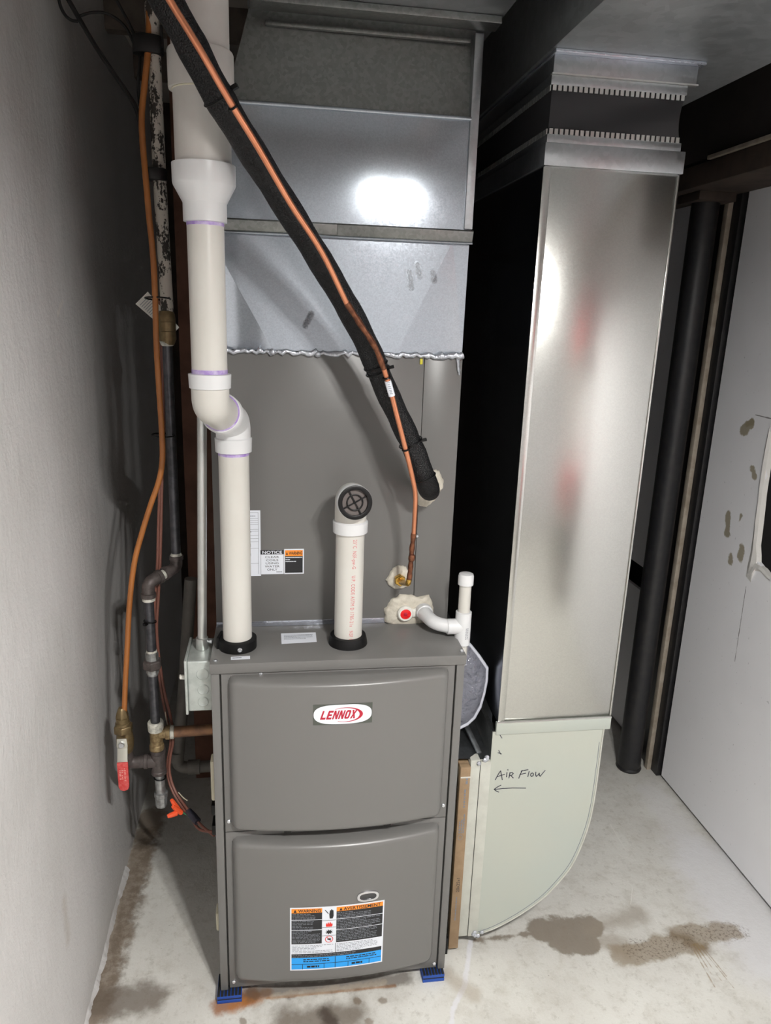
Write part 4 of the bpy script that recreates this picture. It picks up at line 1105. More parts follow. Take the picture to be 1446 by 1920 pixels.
# handwriting
bmp = lambda x, z: (x, BY-0.0006, z)
HS = 4.2529
hw_strokes = [[(0.6479, 0.4938), (0.655, 0.5101), (0.6594, 0.5174), (0.6623, 0.5045), (0.6653, 0.4926)], [(0.6519, 0.5018), (0.6698, 0.5074)], [(0.6753, 0.5118), (0.6751, 0.4995)], [(0.6763, 0.5193), (0.6776, 0.5182)], [(0.6815, 0.4963), (0.6829, 0.5106)], [(0.6823, 0.51), (0.6875, 0.511), (0.6912, 0.508), (0.689, 0.504), (0.6841, 0.503)], [(0.6854, 0.5029), (0.6922, 0.4955)], [(0.7061, 0.4939), (0.7095, 0.5054), (0.7127, 0.5148)], [(0.7101, 0.5129), (0.7184, 0.5144), (0.7273, 0.5159)], [(0.7083, 0.5041), (0.7225, 0.5066)], [(0.7306, 0.5108), (0.7284, 0.4965)], [(0.7395, 0.5061), (0.7358, 0.505), (0.735, 0.5002), (0.7378, 0.4965), (0.7414, 0.4984), (0.7422, 0.5031), (0.7395, 0.5061)], [(0.7475, 0.5076), (0.7475, 0.5007), (0.7498, 0.4957), (0.7539, 0.4996), (0.7566, 0.5042), (0.7572, 0.498), (0.7599, 0.4957), (0.7649, 0.503), (0.7705, 0.5109)], [(0.7261, 0.465), (0.6926, 0.4677), (0.6676, 0.4682), (0.6477, 0.4668)], [(0.6631, 0.4779), (0.6547, 0.4732), (0.6471, 0.4676), (0.6517, 0.463), (0.6589, 0.459)]]
b = MB()
for s in hw_strokes: ribbon(b, s, 0.0022, bmp)
part('handwriting', b, 'marker', boot, label='handwritten air flow note and arrow')
b = MB()
for s in [[(0.6501, 0.6146), (0.6557, 0.6057)], [(0.6502, 0.5735), (0.6566, 0.562)], [(0.6489, 0.5669), (0.6577, 0.5639)]]: ribbon(b, s, 0.0016, bmp)
part('scuff_marks', b, 'marker', boot)

# air filter
af = thing('air_filter', 'brown cardboard framed air filter slotted beside the furnace', 'air filter', (0.5675, 0.36, 0.012))
fx0, fx1 = 0.5590, 0.5835
zf1 = 0.5375
part('frame_edge', MB().box(fx0, fx1, BY-0.008, BY+0.012, 0.012, zf1), 'cardboard', af, 0.0012)
part('frame_edge', MB().box(fx0, fx1, BY+0.012, 0.64, zf1-0.012, zf1), 'cardboard', af, 0.001)
part('filter_media', MB().box(fx0+0.003, fx1-0.003, BY+0.012, 0.64, 0.02, zf1-0.012), 'white', af)
part('frame_fold', MB().box(fx0+0.001, fx1+0.001, BY-0.0095, BY-0.008, zf1-0.028, zf1-0.025), 'paper', af)
fm = lambda u, v_: (u, BY-0.0086, v_)
# vertical print: reads upwards
def fprint(body, xa, xb, za, zb2):
    v, f = text_fit(body, za, zb2, 0, 1)
    b = MB(); b.add([(xb-(xb-xa)*c_, BY-0.0086, a) for a, c_ in v], f); part('frame_print', b, 'label_black', af)
zA = [0.1853, 0.2264, 0.4279, 0.4807, 0.4923, 0.5285, 0.3504, 0.3894]
fprint('20x25x1', fx0+0.009, fx0+0.017, zA[0], zA[1])
random.seed(4); b = MB()
def vbars(za, zb2, xa, xb, wd):
    z = za
    while z < zb2-0.003:
        L = random.uniform(0.003, 0.010); b.add([fm(xa, z), fm(xb, z), fm(xb, min(z+L, zb2)), fm(xa, min(z+L, zb2))], [[0,1,2,3]]); z += L+0.0022
vbars(zA[2], zA[3], fx0+0.012, fx0+0.016, 1); vbars(zA[4], zA[5]-0.02, fx0+0.014, fx0+0.019, 1)
for i in range(3): vbars(zA[6]+0.006, zA[7]+0.01*i, fx0+0.005+0.005*i, fx0+0.008+0.005*i, 1)
vbars(0.10, 0.17, fx0+0.010, fx0+0.013, 1)
part('fine_print', b, 'label_grey', af)['kind'] = 'stuff'
b = MB(); zc_ = zA[6]-0.006; o1 = [(fx0+0.010+0.0058*math.cos(2*math.pi*i/24), zc_+0.0075*math.sin(2*math.pi*i/24)) for i in range(24)]
o2 = [(fx0+0.010+0.0048*math.cos(2*math.pi*i/24), zc_+0.0063*math.sin(2*math.pi*i/24)) for i in range(24)]
b.add([fm(*p) for p in o1+o2], [[i, (i+1)%24, 24+(i+1)%24, 24+i] for i in range(24)]); part('frame_emblem', b, 'label_grey', af)

# clear document pouch hung in the gap
po = thing('document_pouch', 'crinkled clear plastic document pouch between furnace and return duct', 'plastic pouch', (0.58, 0.16, 0.68))
out = [(0.5669, 0.8289), (0.5863, 0.809), (0.609, 0.7806), (0.6309, 0.749), (0.6319, 0.7165), (0.6278, 0.681), (0.6209, 0.6454), (0.6081, 0.617), (0.5919, 0.6004), (0.5737, 0.5912)]
lft = 0.5375
out = [(max(x, lft+0.004), z) for x, z in out]
poly = out + [(lft, out[-1][1]), (lft, out[0][1])]
cxx = sum(p[0] for p in poly)/len(poly); czz = sum(p[1] for p in poly)/len(poly)
b = MB(); v = []; f = []; n = len(poly); random.seed(9)
for (s, d) in ((1.0, 0.0), (0.8, 0.010), (0.5, 0.014), (0.2, 0.012)):
    for p in poly: v.append((cxx+(p[0]-cxx)*s, 0.15-d+random.uniform(-0.002, 0.002)*(s < 1), czz+(p[1]-czz)*s))
for r_ in range(3):
    for i in range(n): f.append([r_*n+i, r_*n+(i+1)%n, (r_+1)*n+(i+1)%n, (r_+1)*n+i])
f.append([3*n+i for i in range(n)])
part('pouch_sheet', b.add(v, f), 'pouch', po, angle=25)
part('sealed_rim', MB().tube([Vector((x, 0.149, z)) for x, z in out], 0.0042, 8), 'pouch_rim', po, angle=50)
inn = [(cxx+(x-cxx)*0.72, czz+(z-czz)*0.72) for x, z in poly]
part('folded_papers', MB().prism(inn, lambda x, z, t_: (x, t_, z), 0.1515, 0.156), 'label_white', po)

# ================================================================== exhaust vent
ex_t = thing('exhaust_vent_pipe', 'white plastic exhaust vent rising from the furnace, offset and widening to a thicker pipe', 'vent pipe', (EX, EY, H))
UX, UY = 0.022, -0.075
zh0, zh1 = 1.2838, 1.3134
zg0, zg1 = 1.4252, 1.4498
part('lower_pipe', MB().tube([(EX, EY, H+0.0005), (EX, EY, zh0+0.01)], 0.0302, 40), 'pvc', ex_t)
part('primer_ring', MB().lathe([(0.0302, 0), (0.0305, 0.0), (0.0305, 0.007), (0.0302, 0.007)], (EX, EY, zh0-0.006), n=40), 'primer', ex_t, label='purple primer stain')
part('elbow_hub', MB().lathe([(0.0305, 0.0), (0.0355, 0.001), (0.0365, zh1-zh0-0.002), (0.034, zh1-zh0)], (EX, EY, zh0), n=40), 'pvc_fit', ex_t)
c1_, c2_ = Vector((EX, EY, zh1+0.030)), Vector((UX, UY, zg0-0.030))
pth = fillet([(EX, EY, zh1-0.004), c1_, c1_.lerp(c2_, 0.52)], 0.055, 10)
part('lower_elbow', MB().tube(pth, 0.0338, 40), 'pvc_fit', ex_t)
mid = c1_.lerp(c2_, 0.50); dm = (c2_-c1_).normalized()
part('elbow_rim', MB().lathe([(0.0335, -0.012), (0.0375, -0.011), (0.0378, 0.010), (0.0365, 0.012), (0.033, 0.012)], mid, dm, 44), 'pvc_fit', ex_t)
part('primer_ring', MB().lathe([(0.032, 0), (0.0352, 0.0), (0.0345, 0.0015), (0.032, 0.0015)], mid+dm*0.0115, dm, 44), 'primer', ex_t)
pth = fillet([c1_.lerp(c2_, 0.48), c2_, (UX, UY, zg0+0.004)], 0.055, 10)
part('upper_elbow', MB().tube(pth, 0.0325, 40), 'pvc', ex_t)
part('elbow_hub', MB().lathe([(0.032, -0.002), (0.0355, 0.0), (0.0365, zg1-zg0-0.001), (0.0305, zg1-zg0)], (UX, UY, zg0), n=40), 'pvc_fit', ex_t)
part('primer_ring', MB().lathe([(0.0302, 0), (0.0305, 0.0), (0.0305, 0.007), (0.0302, 0.007)], (UX, UY, zg1), n=40), 'primer', ex_t, label='purple primer stain')
zr = [1.6932, 1.7225, 1.7507, 1.7818]
part('middle_pipe', MB().tube([(UX, UY, zg1-0.004), (UX, UY, zr[0]+0.01)], 0.0302, 40), 'pvc', ex_t)
part('primer_ring', MB().lathe([(0.0302, 0), (0.0305, 0.0), (0.0305, 0.006), (0.0302, 0.006)], (UX, UY, zr[0]-0.005), n=40), 'primer', ex_t)
part('reducer', MB().lathe([(0.0305, 0.0), (0.0352, 0.001), (0.0352, zr[1]-zr[0]), (0.0362, zr[1]-zr[0]+0.002), (0.0495, zr[2]-zr[0]-0.002), (0.0505, zr[2]-zr[0]+0.002), (0.0505, zr[3]-zr[0]-0.001), (0.045, zr[3]-zr[0])], (UX, UY, zr[0]), n=48), 'pvc_fit', ex_t, label='white reducing coupling')
zc = [1.8868, 1.9419]
part('upper_pipe', MB().tube([(UX, UY, zr[3]-0.004), (UX, UY, zc[0]+0.02)], 0.0445, 44), 'pvc_old', ex_t)
part('coupling', MB().lathe([(0.0448, 0.0), (0.0502, 0.0), (0.0508, 0.004), (0.0508, zc[1]-zc[0]-0.003), (0.0495, zc[1]-zc[0]), (0.0448, zc[1]-zc[0])], (UX, UY, zc[0]), n=48), 'pvc_old', ex_t)
part('top_pipe', MB().tube([(UX, UY, zc[1]-0.02), (UX, UY, ZC)], 0.0445, 44), 'pvc_old', ex_t)
part('old_cement', MB().lathe([(0.0446, 0), (0.0462, 0.001), (0.0450, 0.003)], (UX, UY, zc[0]-0.002), n=40), 'cream', ex_t)

# ================================================================== air intake
it = thing('air_intake_pipe', 'short white plastic air intake with black screened elbow on the furnace top', 'vent pipe', (IX, IY, H))
zi0, zi1 = 1.115, 1.1379
part('pipe', MB().tube([(IX, IY, H+0.0005), (IX, IY, zi0+0.008)], 0.0302, 44), 'pvc', it)
hubp = MB().lathe([(0.0305, 0.0), (0.0362, 0.0), (0.0368, zi1-zi0), (0.0335, zi1-zi0+0.003)], (IX, IY, zi0), n=44)
part('elbow_hub', hubp, 'pvc_fit', it)
oz = 1.1902; odir = Vector((0.07, -1.0, 0.10)).normalized()
oc = Vector((IX+0.002, IY-0.040, oz))
pth = fillet([(IX, IY, zi1-0.004), (IX, IY, oz), oc], 0.036, 12)
part('elbow_body', MB().tube(pth, 0.0332, 44), 'pvc', it)
part('elbow_socket', MB().lathe([(0.033, -0.014), (0.0352, -0.012), (0.0355, 0.012), (0.0345, 0.0135), (0.0305, 0.0135), (0.0305, 0.004)], oc, odir, 48), 'pvc_fit', it)
part('screen_mesh', MB().lathe([(0.0302, 0.0075), (0.0302, 0.0085)], oc, odir, 40), 'mesh_screen', it, label='grey mesh inside the intake screen')
def ring_on(r0, r1, h0, h1, name, mat):
    b = MB(); n = 48; ax = odir; ref = Vector((1,0,0)); u = ax.cross(ref).normalized(); w = ax.cross(u)
    v = []
    for (r_, h_) in ((r0, h0), (r1, h0), (r1, h1), (r0, h1)):
        for j in range(n):
            a = 2*math.pi*j/n; v.append(oc+ax*h_+(u*math.cos(a)+w*math.sin(a))*r_)
    f = [[k_*n+j, k_*n+(j+1)%n, ((k_+1)%4)*n+(j+1)%n, ((k_+1)%4)*n+j] for k_ in range(4) for j in range(n)]
    return part(name, b.add(v, f), mat, it, 0.0006)
ring_on(0.0262, 0.0348, 0.010, 0.0170, 'screen_rim', 'black_plastic')
ring_on(0.0146, 0.0172, 0.010, 0.0138, 'screen_ring', 'black_plastic')
uu = odir.cross(Vector((1,0,0))).normalized(); ww = odir.cross(uu)
for a in (math.radians(28), math.radians(118)):
    d = uu*math.cos(a)+ww*math.sin(a)
    part('screen_spoke', MB().bar(oc+odir*0.0120-d*0.0285, oc+odir*0.0120+d*0.0285, 0.0026, 0.003, odir), 'black_plastic', it)
# red print running down the pipe
tz1, tz0 = 1.1057, 0.8742
v, f = text_geo('23\u00b0C  NSF-pw-G     U.P. CODE ASTM D 1785-21a   NSF CF', space=1.12)
mx = max(p[0] for p in v); my = max(p[1] for p in v)
b = MB(); pv = []
for (a, c_) in v:
    z = tz1+(tz0-tz1)*a/mx; s = (c_/my)*0.0085; base_ang = math.radians(7 - 9*a/mx)
    an = base_ang + s/0.0304
    pv.append((IX+0.0305*math.sin(an), IY-0.0305*math.cos(an), z))
part('pipe_print', b.add(pv, f), 'pipe_print', it, label='red factory print running down the pipe')

# ================================================================== refrigerant line set
ls = thing('insulated_suction_line', 'thick black sleeved refrigerant line crossing diagonally in front of the plenum', 'pipe', (0.2, 0.0, 1.6))
pts = [(-0.0424, -0.2406, 2.0072), (-0.0142, -0.2194, 1.9669), (0.0147, -0.2046, 1.923), (0.0493, -0.1843, 1.864), (0.0902, -0.1487, 1.8068), (0.1458, -0.099, 1.7334), (0.2042, -0.0509, 1.6556), (0.2665, -0.0066, 1.5663), (0.3083, 0.0147, 1.4959), (0.3446, 0.0301, 1.4202), (0.381, 0.0368, 1.3511), (0.4094, 0.0435, 1.2965), (0.4332, 0.0464, 1.2442)]
def to_ceiling(pl):
    # carry the run on, straight up from its first point into the ceiling
    p0, p1 = Vector(pl[0]), Vector(pl[1]); dv = (p0-p1).normalized()
    q = p0+dv*0.06
    return [(q.x+dv.x*0.06, q.y+dv.y*0.06, ZC), (q.x+dv.x*0.03, q.y+dv.y*0.03, q.z+0.09), tuple(q)] + list(pl)
pts = to_ceiling(pts)
pe = Vector((0.4645, 0.12, 1.1913))
P = catmull([Vector(p) for p in pts], 7)
sl_end = P[-1]
tail = fillet([P[-2], Vector((0.4576, 0.082, 1.1949)), Vector((pe.x+0.002, 0.174, pe.z+0.006))], 0.035, 8)
RS = 0.0222
random.seed(2)
allp = P[:-2]+tail
part('sleeve', MB().tube(allp, [RS*(1+0.035*math.sin(i*0.9)+random.uniform(-0.015, 0.015)) for i in range(len(allp))], 30), 'black_foam', ls, angle=70)
def tie(center, tang, r, name='zip_tie', knob=None, par=ls, mat='black_plastic'):
    t_ = Vector(tang).normalized(); ref = Vector((0,0,1)) if abs(t_.z) < 0.9 else Vector((1,0,0))
    u = t_.cross(ref).normalized(); w = t_.cross(u); n = 28
    loop = [Vector(center)+(u*math.cos(2*math.pi*j/n)+w*math.sin(2*math.pi*j/n))*r for j in range(n+1)]
    b = MB().tube(loop, 0.0017, 6, False)
    if knob is not None:
        kd = Vector(knob).normalized(); kp = Vector(center)+kd*r
        b.bar(kp-kd*0.002, kp+kd*0.009, 0.007, 0.006)
    part(name, b, mat, par)
def near(px_, pts_):
    px_ = Vector(px_); i = min(range(1, len(pts_)-1), key=lambda q: (pts_[q]-px_).length)
    return pts_[i], (pts_[i+1]-pts_[i-1])
for target, kn in (((0.0534, -0.1827, 1.8529), (0.85, -0.3, 0.45)), ((0.3196, 0.0207, 1.448), (0.8, -0.5, 0.3)), ((0.3919, 0.0334, 1.3069), (0.9, -0.35, 0.25))):
    c_, tg = near(target, P); tie(c_, tg, RS+0.0016, knob=kn)
c_, tg = near((0.3154, 0.0143, 1.4605), P); tie(c_, tg, RS+0.001)
c_, tg = near((0.4511, 0.08, 1.2012), tail); tie(sl_end+Vector((0.002, 0.002, -0.006)), P[-1]-P[-3], RS+0.001)

cl = thing('copper_liquid_line', 'thin bright copper line strapped along the black sleeved line', 'pipe', (0.3, 0.0, 1.5))
cp = [(-0.0262, -0.286, 1.9849), (0.0002, -0.2621, 1.9458), (0.0342, -0.2514, 1.8974), (0.071, -0.2303, 1.8426), (0.1123, -0.1944, 1.7871), (0.1593, -0.1465, 1.7209), (0.2111, -0.1025, 1.655), (0.2589, -0.0543, 1.5752)]
cp2 = [(0.2589, -0.0543, 1.5752), (0.2834, -0.0442, 1.5421), (0.3143, -0.0312, 1.5004), (0.3337, -0.0223, 1.4598)]
cp3 = [(0.3337, -0.0223, 1.4598), (0.3476, -0.0112, 1.4245), (0.3691, -0.0017, 1.3567), (0.3867, 0.0089, 1.3028), (0.404, 0.0201, 1.2467), (0.4148, 0.0334, 1.206), (0.4191, 0.0511, 1.1582), (0.4222, 0.0693, 1.1121)]
cp4 = [(0.4222, 0.0693, 1.1121), (0.4203, 0.0735, 1.0692), (0.4196, 0.075, 1.0361), (0.4178, 0.0756, 0.9993)]
cp = to_ceiling(cp)
RC = 0.0050
part('tube', MB().tube(catmull(cp, 6), RC, 14), 'copper', cl)
part('braze_joint', MB().tube(catmull(cp2, 6), [RC*1.12+0.0006*math.sin(i*1.3) for i in range(19)], 14), 'copper_burnt', cl, label='heat stained brazed joint')
part('tube', MB().tube(catmull(cp3, 6), RC, 14), 'copper', cl)
part('braze_joint', MB().tube(catmull(cp4, 6), [RC*1.1+0.0008*math.sin(i*1.7) for i in range(19)], 14), 'copper_burnt', cl)
part('joint_swell', MB().lathe([(0.005, 0), (0.0072, 0.004), (0.0072, 0.012), (0.005, 0.016)], (0.4199, 0.0732, 1.0488), (0.1, -0.2, 1), 16), 'copper_burnt', cl)
ce_ = Vector(cp4[-1])
bz = Vector((0.4125, 0.15, 0.9737))
part('brass_elbow', MB().tube(fillet([ce_+Vector((0, 0, 0.008)), ce_+Vector((-0.001, 0.002, -0.004)), bz+Vector((0.0, -0.006, 0))], 0.006, 5), 0.0062, 16), 'brass_new', cl)
part('brass_nut', MB().hexnut((bz.x, 0.166, bz.z), (0,-1,0), 0.0135, 0.016), 'brass_new', cl, 0.0008)
part('brass_stem', MB().tube([(bz.x, 0.172, bz.z), (bz.x, 0.142, bz.z)], 0.0075, 18), 'brass_new', cl)
# white marker sleeve and the strap on the copper
ms = [(0.3425, -0.0151, 1.4377), (0.3526, -0.0088, 1.4094)]
part('paper_marker', MB().tube(catmull([ms[0], Vector(ms[0]).lerp(Vector(ms[1]), 0.5), ms[1]], 4), RC*1.28, 14), 'label_white', cl, label='small white printed marker')
a_, b__ = Vector(ms[0]), Vector(ms[1]); b = MB()
for i in range(7):
    p_ = a_.lerp(b__, 0.12+0.12*i); b.box(p_.x-0.003, p_.x+0.002, p_.y-RC*1.36, p_.y-RC*1.25, p_.z-0.0006, p_.z+0.0006)
part('marker_print', b, 'label_grey', cl)
for q in [(0.0745, -0.2279, 1.838), (0.3398, -0.0177, 1.4458), (0.3866, 0.0088, 1.306)]:
    src = catmull(cp, 6) if q[2] > 1.6 else catmull(cp3, 6)
    c_, tg = near(q, src); tie(c_, tg, RC+0.0016, par=cl)

# ================================================================== gas piping
gp = thing('gas_pipe', 'black iron gas pipe with peeling white upper length on the left', 'gas pipe', (-0.12, 0.27, 0.42))
GX, GY = -0.0985, 0.30
LX, LY = -0.1555, 0.24
zz = {'br1': 1.5483, 'br0': 1.4832, 'el': 0.9632, 'lo': 0.9483, 'un1': 0.7769, 'un0': 0.7219, 'h1': 0.5947, 'h0': 0.5715, 'bt0': 0.5189, 'it0': 0.4505, 'np0': 0.3926, 'cp0': 0.3557, 'brn': 0.5622, 'itb': 0.4856}
part('painted_pipe', MB().tube([(GX+0.004, GY, zz['br1']-0.01), (GX, GY, 1.8), (GX-0.001, GY, ZC-0.075)], 0.0134, 26), 'peeling', gp, label='upper pipe with flaking white paint')
b = MB().lathe([(0.0135, -0.006), (0.0165, 0.0), (0.0185, 0.006), (0.0185, 0.022), (0.0178, 0.0225), (0.0185, 0.023), (0.0185, 0.042), (0.0178, 0.0425), (0.0183, 0.043), (0.0175, zz['br1']-zz['br0']-0.008), (0.0145, zz['br1']-zz['br0'])], (GX+0.002, GY, zz['br0']), n=26)
part('brass_coupling', b, 'brass', gp)
part('dope_ring', MB().lathe([(0.011, -0.009), (0.0135, -0.007), (0.0165, 0.001), (0.015, 0.004)], (GX+0.001, GY, zz['br0']), n=24), 'pipe_dope', gp)
part('black_pipe', MB().tube([(GX+0.001, GY, zz['br0']), (GX, GY, zz['el']+0.02)], 0.0109, 24), 'black_iron', gp)
# jog: two elbows joined by a nipple
ec1 = Vector((GX, GY, zz['el'])); ec2 = Vector((LX, LY, zz['lo'])); dj = (ec2-ec1).normalized()
part('iron_elbow', MB().tube(fillet([ec1+Vector((0,0,0.026)), ec1, ec1+dj*0.034], 0.022, 9), 0.0138, 24), 'iron_fit', gp)
part('elbow_band', MB().lathe([(0.0138, -0.005), (0.0162, -0.004), (0.0162, 0.005), (0.0138, 0.006)], ec1+Vector((0,0,0.024)), (0,0,1), 26), 'iron_fit', gp)
part('elbow_band', MB().lathe([(0.0138, -0.005), (0.0162, -0.004), (0.0162, 0.005), (0.0138, 0.006)], ec1+dj*0.032, dj, 26), 'iron_fit', gp)
part('dope_ring', MB().lathe([(0.011, -0.003), (0.0135, 0.0), (0.0112, 0.006)], ec1+Vector((0,0,0.030)), (0,0,1), 26), 'pipe_dope', gp)
part('nipple', MB().tube([ec1+dj*0.03, ec2-dj*0.03], 0.0112, 22), 'pipe_dope', gp)
part('iron_elbow', MB().tube(fillet([ec2-dj*0.034, ec2, ec2+Vector((0,0,-0.030))], 0.026, 9), 0.0145, 24), 'iron_fit', gp)
part('elbow_band', MB().lathe([(0.0145, -0.005), (0.0168, -0.004), (0.0168, 0.005), (0.0145, 0.006)], ec2-dj*0.032, dj, 26), 'iron_fit', gp)
part('elbow_band', MB().lathe([(0.0145, -0.006), (0.0168, -0.005), (0.0168, 0.005), (0.0145, 0.006)], ec2+Vector((0,0,-0.030)), (0,0,1), 26), 'iron_fit', gp)
part('dope_ring', MB().lathe([(0.011, -0.013), (0.0145, -0.012), (0.0145, -0.004), (0.012, -0.003)], ec2+Vector((0,0,-0.031)), (0,0,1), 26), 'pipe_dope', gp)
part('black_pipe', MB().tube([ec2+Vector((0,0,-0.03)), (LX, LY, zz['un1']-0.01)], 0.0109, 24), 'black_iron', gp)
ul_ = zz['un1']-zz['un0']
part('union_collar', MB().lathe([(0.0115, ul_*0.6), (0.0150, ul_*0.6), (0.0150, ul_*0.95), (0.0125, ul_)], (LX, LY, zz['un0']), n=8), 'galv_fit', gp)
part('union_nut', MB().hexnut((LX, LY, zz['un0']+ul_*0.22), (0,0,1), 0.0225, ul_*0.42), 'iron_fit', gp, 0.001)
part('union_base', MB().lathe([(0.0115, 0), (0.0148, 0.002), (0.0148, ul_*0.24)], (LX, LY, zz['un0']), n=10), 'galv_fit', gp)
part('dope_ring', MB().lathe([(0.011, 0), (0.0125, 0.002), (0.012, 0.008)], (LX, LY, zz['un1']-0.004), n=24), 'pipe_dope', gp)
part('dope_ring', MB().lathe([(0.011, -0.006), (0.0128, -0.003), (0.012, 0.001)], (LX, LY, zz['un0']), n=24), 'galv_fit', gp)
part('black_pipe', MB().tube([(LX, LY, zz['un0']+0.004), (LX, LY, zz['h1']-0.01)], 0.0109, 24), 'black_iron', gp)
part('knurled_ring', MB().lathe([(0.0115, 0.001), (0.0185, -0.001), (0.0192, zz['h1']-zz['h0']-0.004), (0.0165, zz['h1']-zz['h0']), (0.0115, zz['h1']-zz['h0']-0.002)], (LX, LY, zz['h0']), n=22), 'pipe_dope', gp, angle=10)
btl = zz['h0']-zz['bt0']
part('brass_tee', MB().lathe([(0.0172, 0.0), (0.0178, 0.004), (0.0172, 0.012), (0.0152, 0.014), (0.0152, btl-0.004), (0.017, btl)], (LX, LY, zz['bt0']), n=26), 'brass_worn', gp)
zbr = zz['brn']
part('tee_outlet', MB().lathe([(0.013, 0.0), (0.0145, 0.016), (0.0172, 0.017), (0.0172, 0.027), (0.014, 0.028)], (LX+0.006, LY, zbr), (1,0,0), 24), 'brass_worn', gp)
part('outlet_ring', MB().lathe([(0.0135, 0), (0.0165, 0.001), (0.0165, 0.008), (0.0138, 0.010)], (LX+0.033, LY, zbr), (1,0,0), 24), 'pipe_dope', gp)
part('feed_pipe', MB().tube([(LX+0.038, LY, zbr), (-0.0005, LY, zbr+0.002)], 0.0134, 26), 'copper_old', gp, label='brown feed pipe into the furnace')
itl = zz['bt0']-zz['it0']; zib = zz['itb']
part('iron_tee', MB().lathe([(0.0155, 0.0), (0.0185, 0.001), (0.0185, 0.009), (0.0168, 0.011), (0.0168, itl-0.011), (0.0185, itl-0.009), (0.0185, itl-0.0005)], (LX+0.002, LY, zz['it0']), n=26), 'iron_fit', gp)
part('tee_branch', MB().tube([(LX, LY, zib), (LX-0.030, LY, zib)], 0.0162, 24), 'iron_fit', gp)
part('branch_band', MB().lathe([(0.0162, 0), (0.0183, 0.001), (0.0183, 0.009), (0.0160, 0.010)], (LX-0.022, LY, zib), (-1,0,0), 24), 'iron_fit', gp)
part('drip_nipple', MB().tube([(LX+0.002, LY, zz['it0']+0.004), (LX+0.004, LY, zz['np0'])], 0.0118, 22), 'galv_fit', gp)
part('drip_cap', MB().lathe([(0.0125, zz['np0']-zz['cp0']+0.006), (0.0168, zz['np0']-zz['cp0']+0.004), (0.0168, zz['np0']-zz['cp0']-0.006), (0.0150, zz['np0']-zz['cp0']-0.008), (0.0140, 0.003), (0.010, 0.0)], (LX+0.004, LY, zz['cp0']), n=10), 'galv_fit', gp)
for z in (zz['it0']-0.012,): tie((LX+0.003, LY, z), (0.1, 0, 1), 0.0135, par=gp)
tie((LX, LY, 0.8537), (0.15, 0.1, 1), 0.0135, par=gp, knob=(-0.5, -1, 0))

# shut-off valve and its orange tube -------------------------------
VX, VY = -0.2302, 0.235
vz = {'t1': 0.6355, 't2': 0.6114, 'n1': 0.5929, 'n0': 0.5729, 'b1': 0.5729, 'b0': 0.5208, 'el': 0.4886, 'l1': 0.5556, 'l2': 0.4945, 'l3': 0.4189}
gv = thing('gas_shutoff_valve', 'brass gas shut-off valve with red lever on the left', 'valve', (VX, VY, vz['el']))
part('elbow', MB().tube(fillet([(LX-0.031, LY, zib), (VX+0.006, LY-0.002, zib), (VX+0.003, VY, vz['b0']+0.004)], 0.03, 8), 0.0150, 22), 'iron_fit', gv)
part('valve_body', MB().lathe([(0.0165, 0.0), (0.0175, 0.004), (0.0200, (vz['b1']-vz['b0'])*0.35), (0.0205, (vz['b1']-vz['b0'])*0.6), (0.018, vz['b1']-vz['b0'])], (VX+0.003, VY, vz['b0']), n=22), 'brass', gv)
part('valve_hex', MB().hexnut((VX+0.001, VY, vz['n0']-0.002), (0,0,1), 0.0225, vz['n1']-vz['n0']+0.002), 'brass', gv, 0.001)
part('flare_body', MB().lathe([(0.0175, 0), (0.0165, 0.006), (0.0150, 0.007), (0.0150, vz['t2']-vz['n1'])], (VX, VY, vz['n1']), n=22), 'brass', gv)
part('flare_nut', MB().lathe([(0.0152, 0.0), (0.0155, 0.006), (0.0125, (vz['t1']-vz['t2'])*0.7), (0.008, vz['t1']-vz['t2']+0.002)], (VX, VY, vz['t2']), n=6), 'brass', gv, 0.0006)
lv = VY-0.030
lz1, lz2, lz3 = [0.5715, 0.5143, 0.4371]
lxm = -0.2286
part('stem_nut', MB().hexnut((lxm, VY-0.014, lz1-0.013), (0,-1,0), 0.0075, 0.024), 'screw', gv)
b = MB(); sec = [(lz1, 0.011, 0.0), (lz1-0.020, 0.0125, 0.0), (lz1-0.026, 0.0115, 0.002), (lz2+0.006, 0.0115, -0.006), (lz2-0.004, 0.012, -0.008)]
v = []; f = []
for (z, hw_, dy) in sec: v += [(lxm-hw_, lv+dy, z), (lxm+hw_, lv+dy, z), (lxm+hw_, lv+dy+0.003, z), (lxm-hw_, lv+dy+0.003, z)]
for i in range(len(sec)-1):
    for j in range(4): f.append([i*4+j, i*4+(j+1)%4, i*4+4+(j+1)%4, i*4+4+j])
f += [[0,1,2,3], [len(v)-4, len(v)-3, len(v)-2, len(v)-1]]
part('lever', MB().add(v, f), 'valve_steel', gv, 0.0006)
grip = [(lxm-0.0125, lz2), (lxm+0.0125, lz2), (lxm+0.0122, lz3+0.012), (lxm+0.009, lz3+0.003), (lxm, lz3), (lxm-0.009, lz3+0.003), (lxm-0.0122, lz3+0.012)]
part('grip', MB().prism(grip, lambda x, z, t_: (x, t_, z), lv-0.0105, lv-0.0035), 'red_grip', gv, 0.0016, label='red vinyl sleeve on the lever')
random.seed(6); b = MB()
for i in range(8):
    for j in range(3):
        if random.random() < 0.75:
            xa = lxm-0.008+0.0055*j; za = lz2-0.010-0.0045*i-(0.004)
            b.box(xa, xa+random.uniform(0.002, 0.0045), lv-0.0110, lv-0.0104, za-0.0028, za-0.001)
part('grip_embossing', b, simple('faded_emboss', S(232, 170, 162), 0.6), gv)

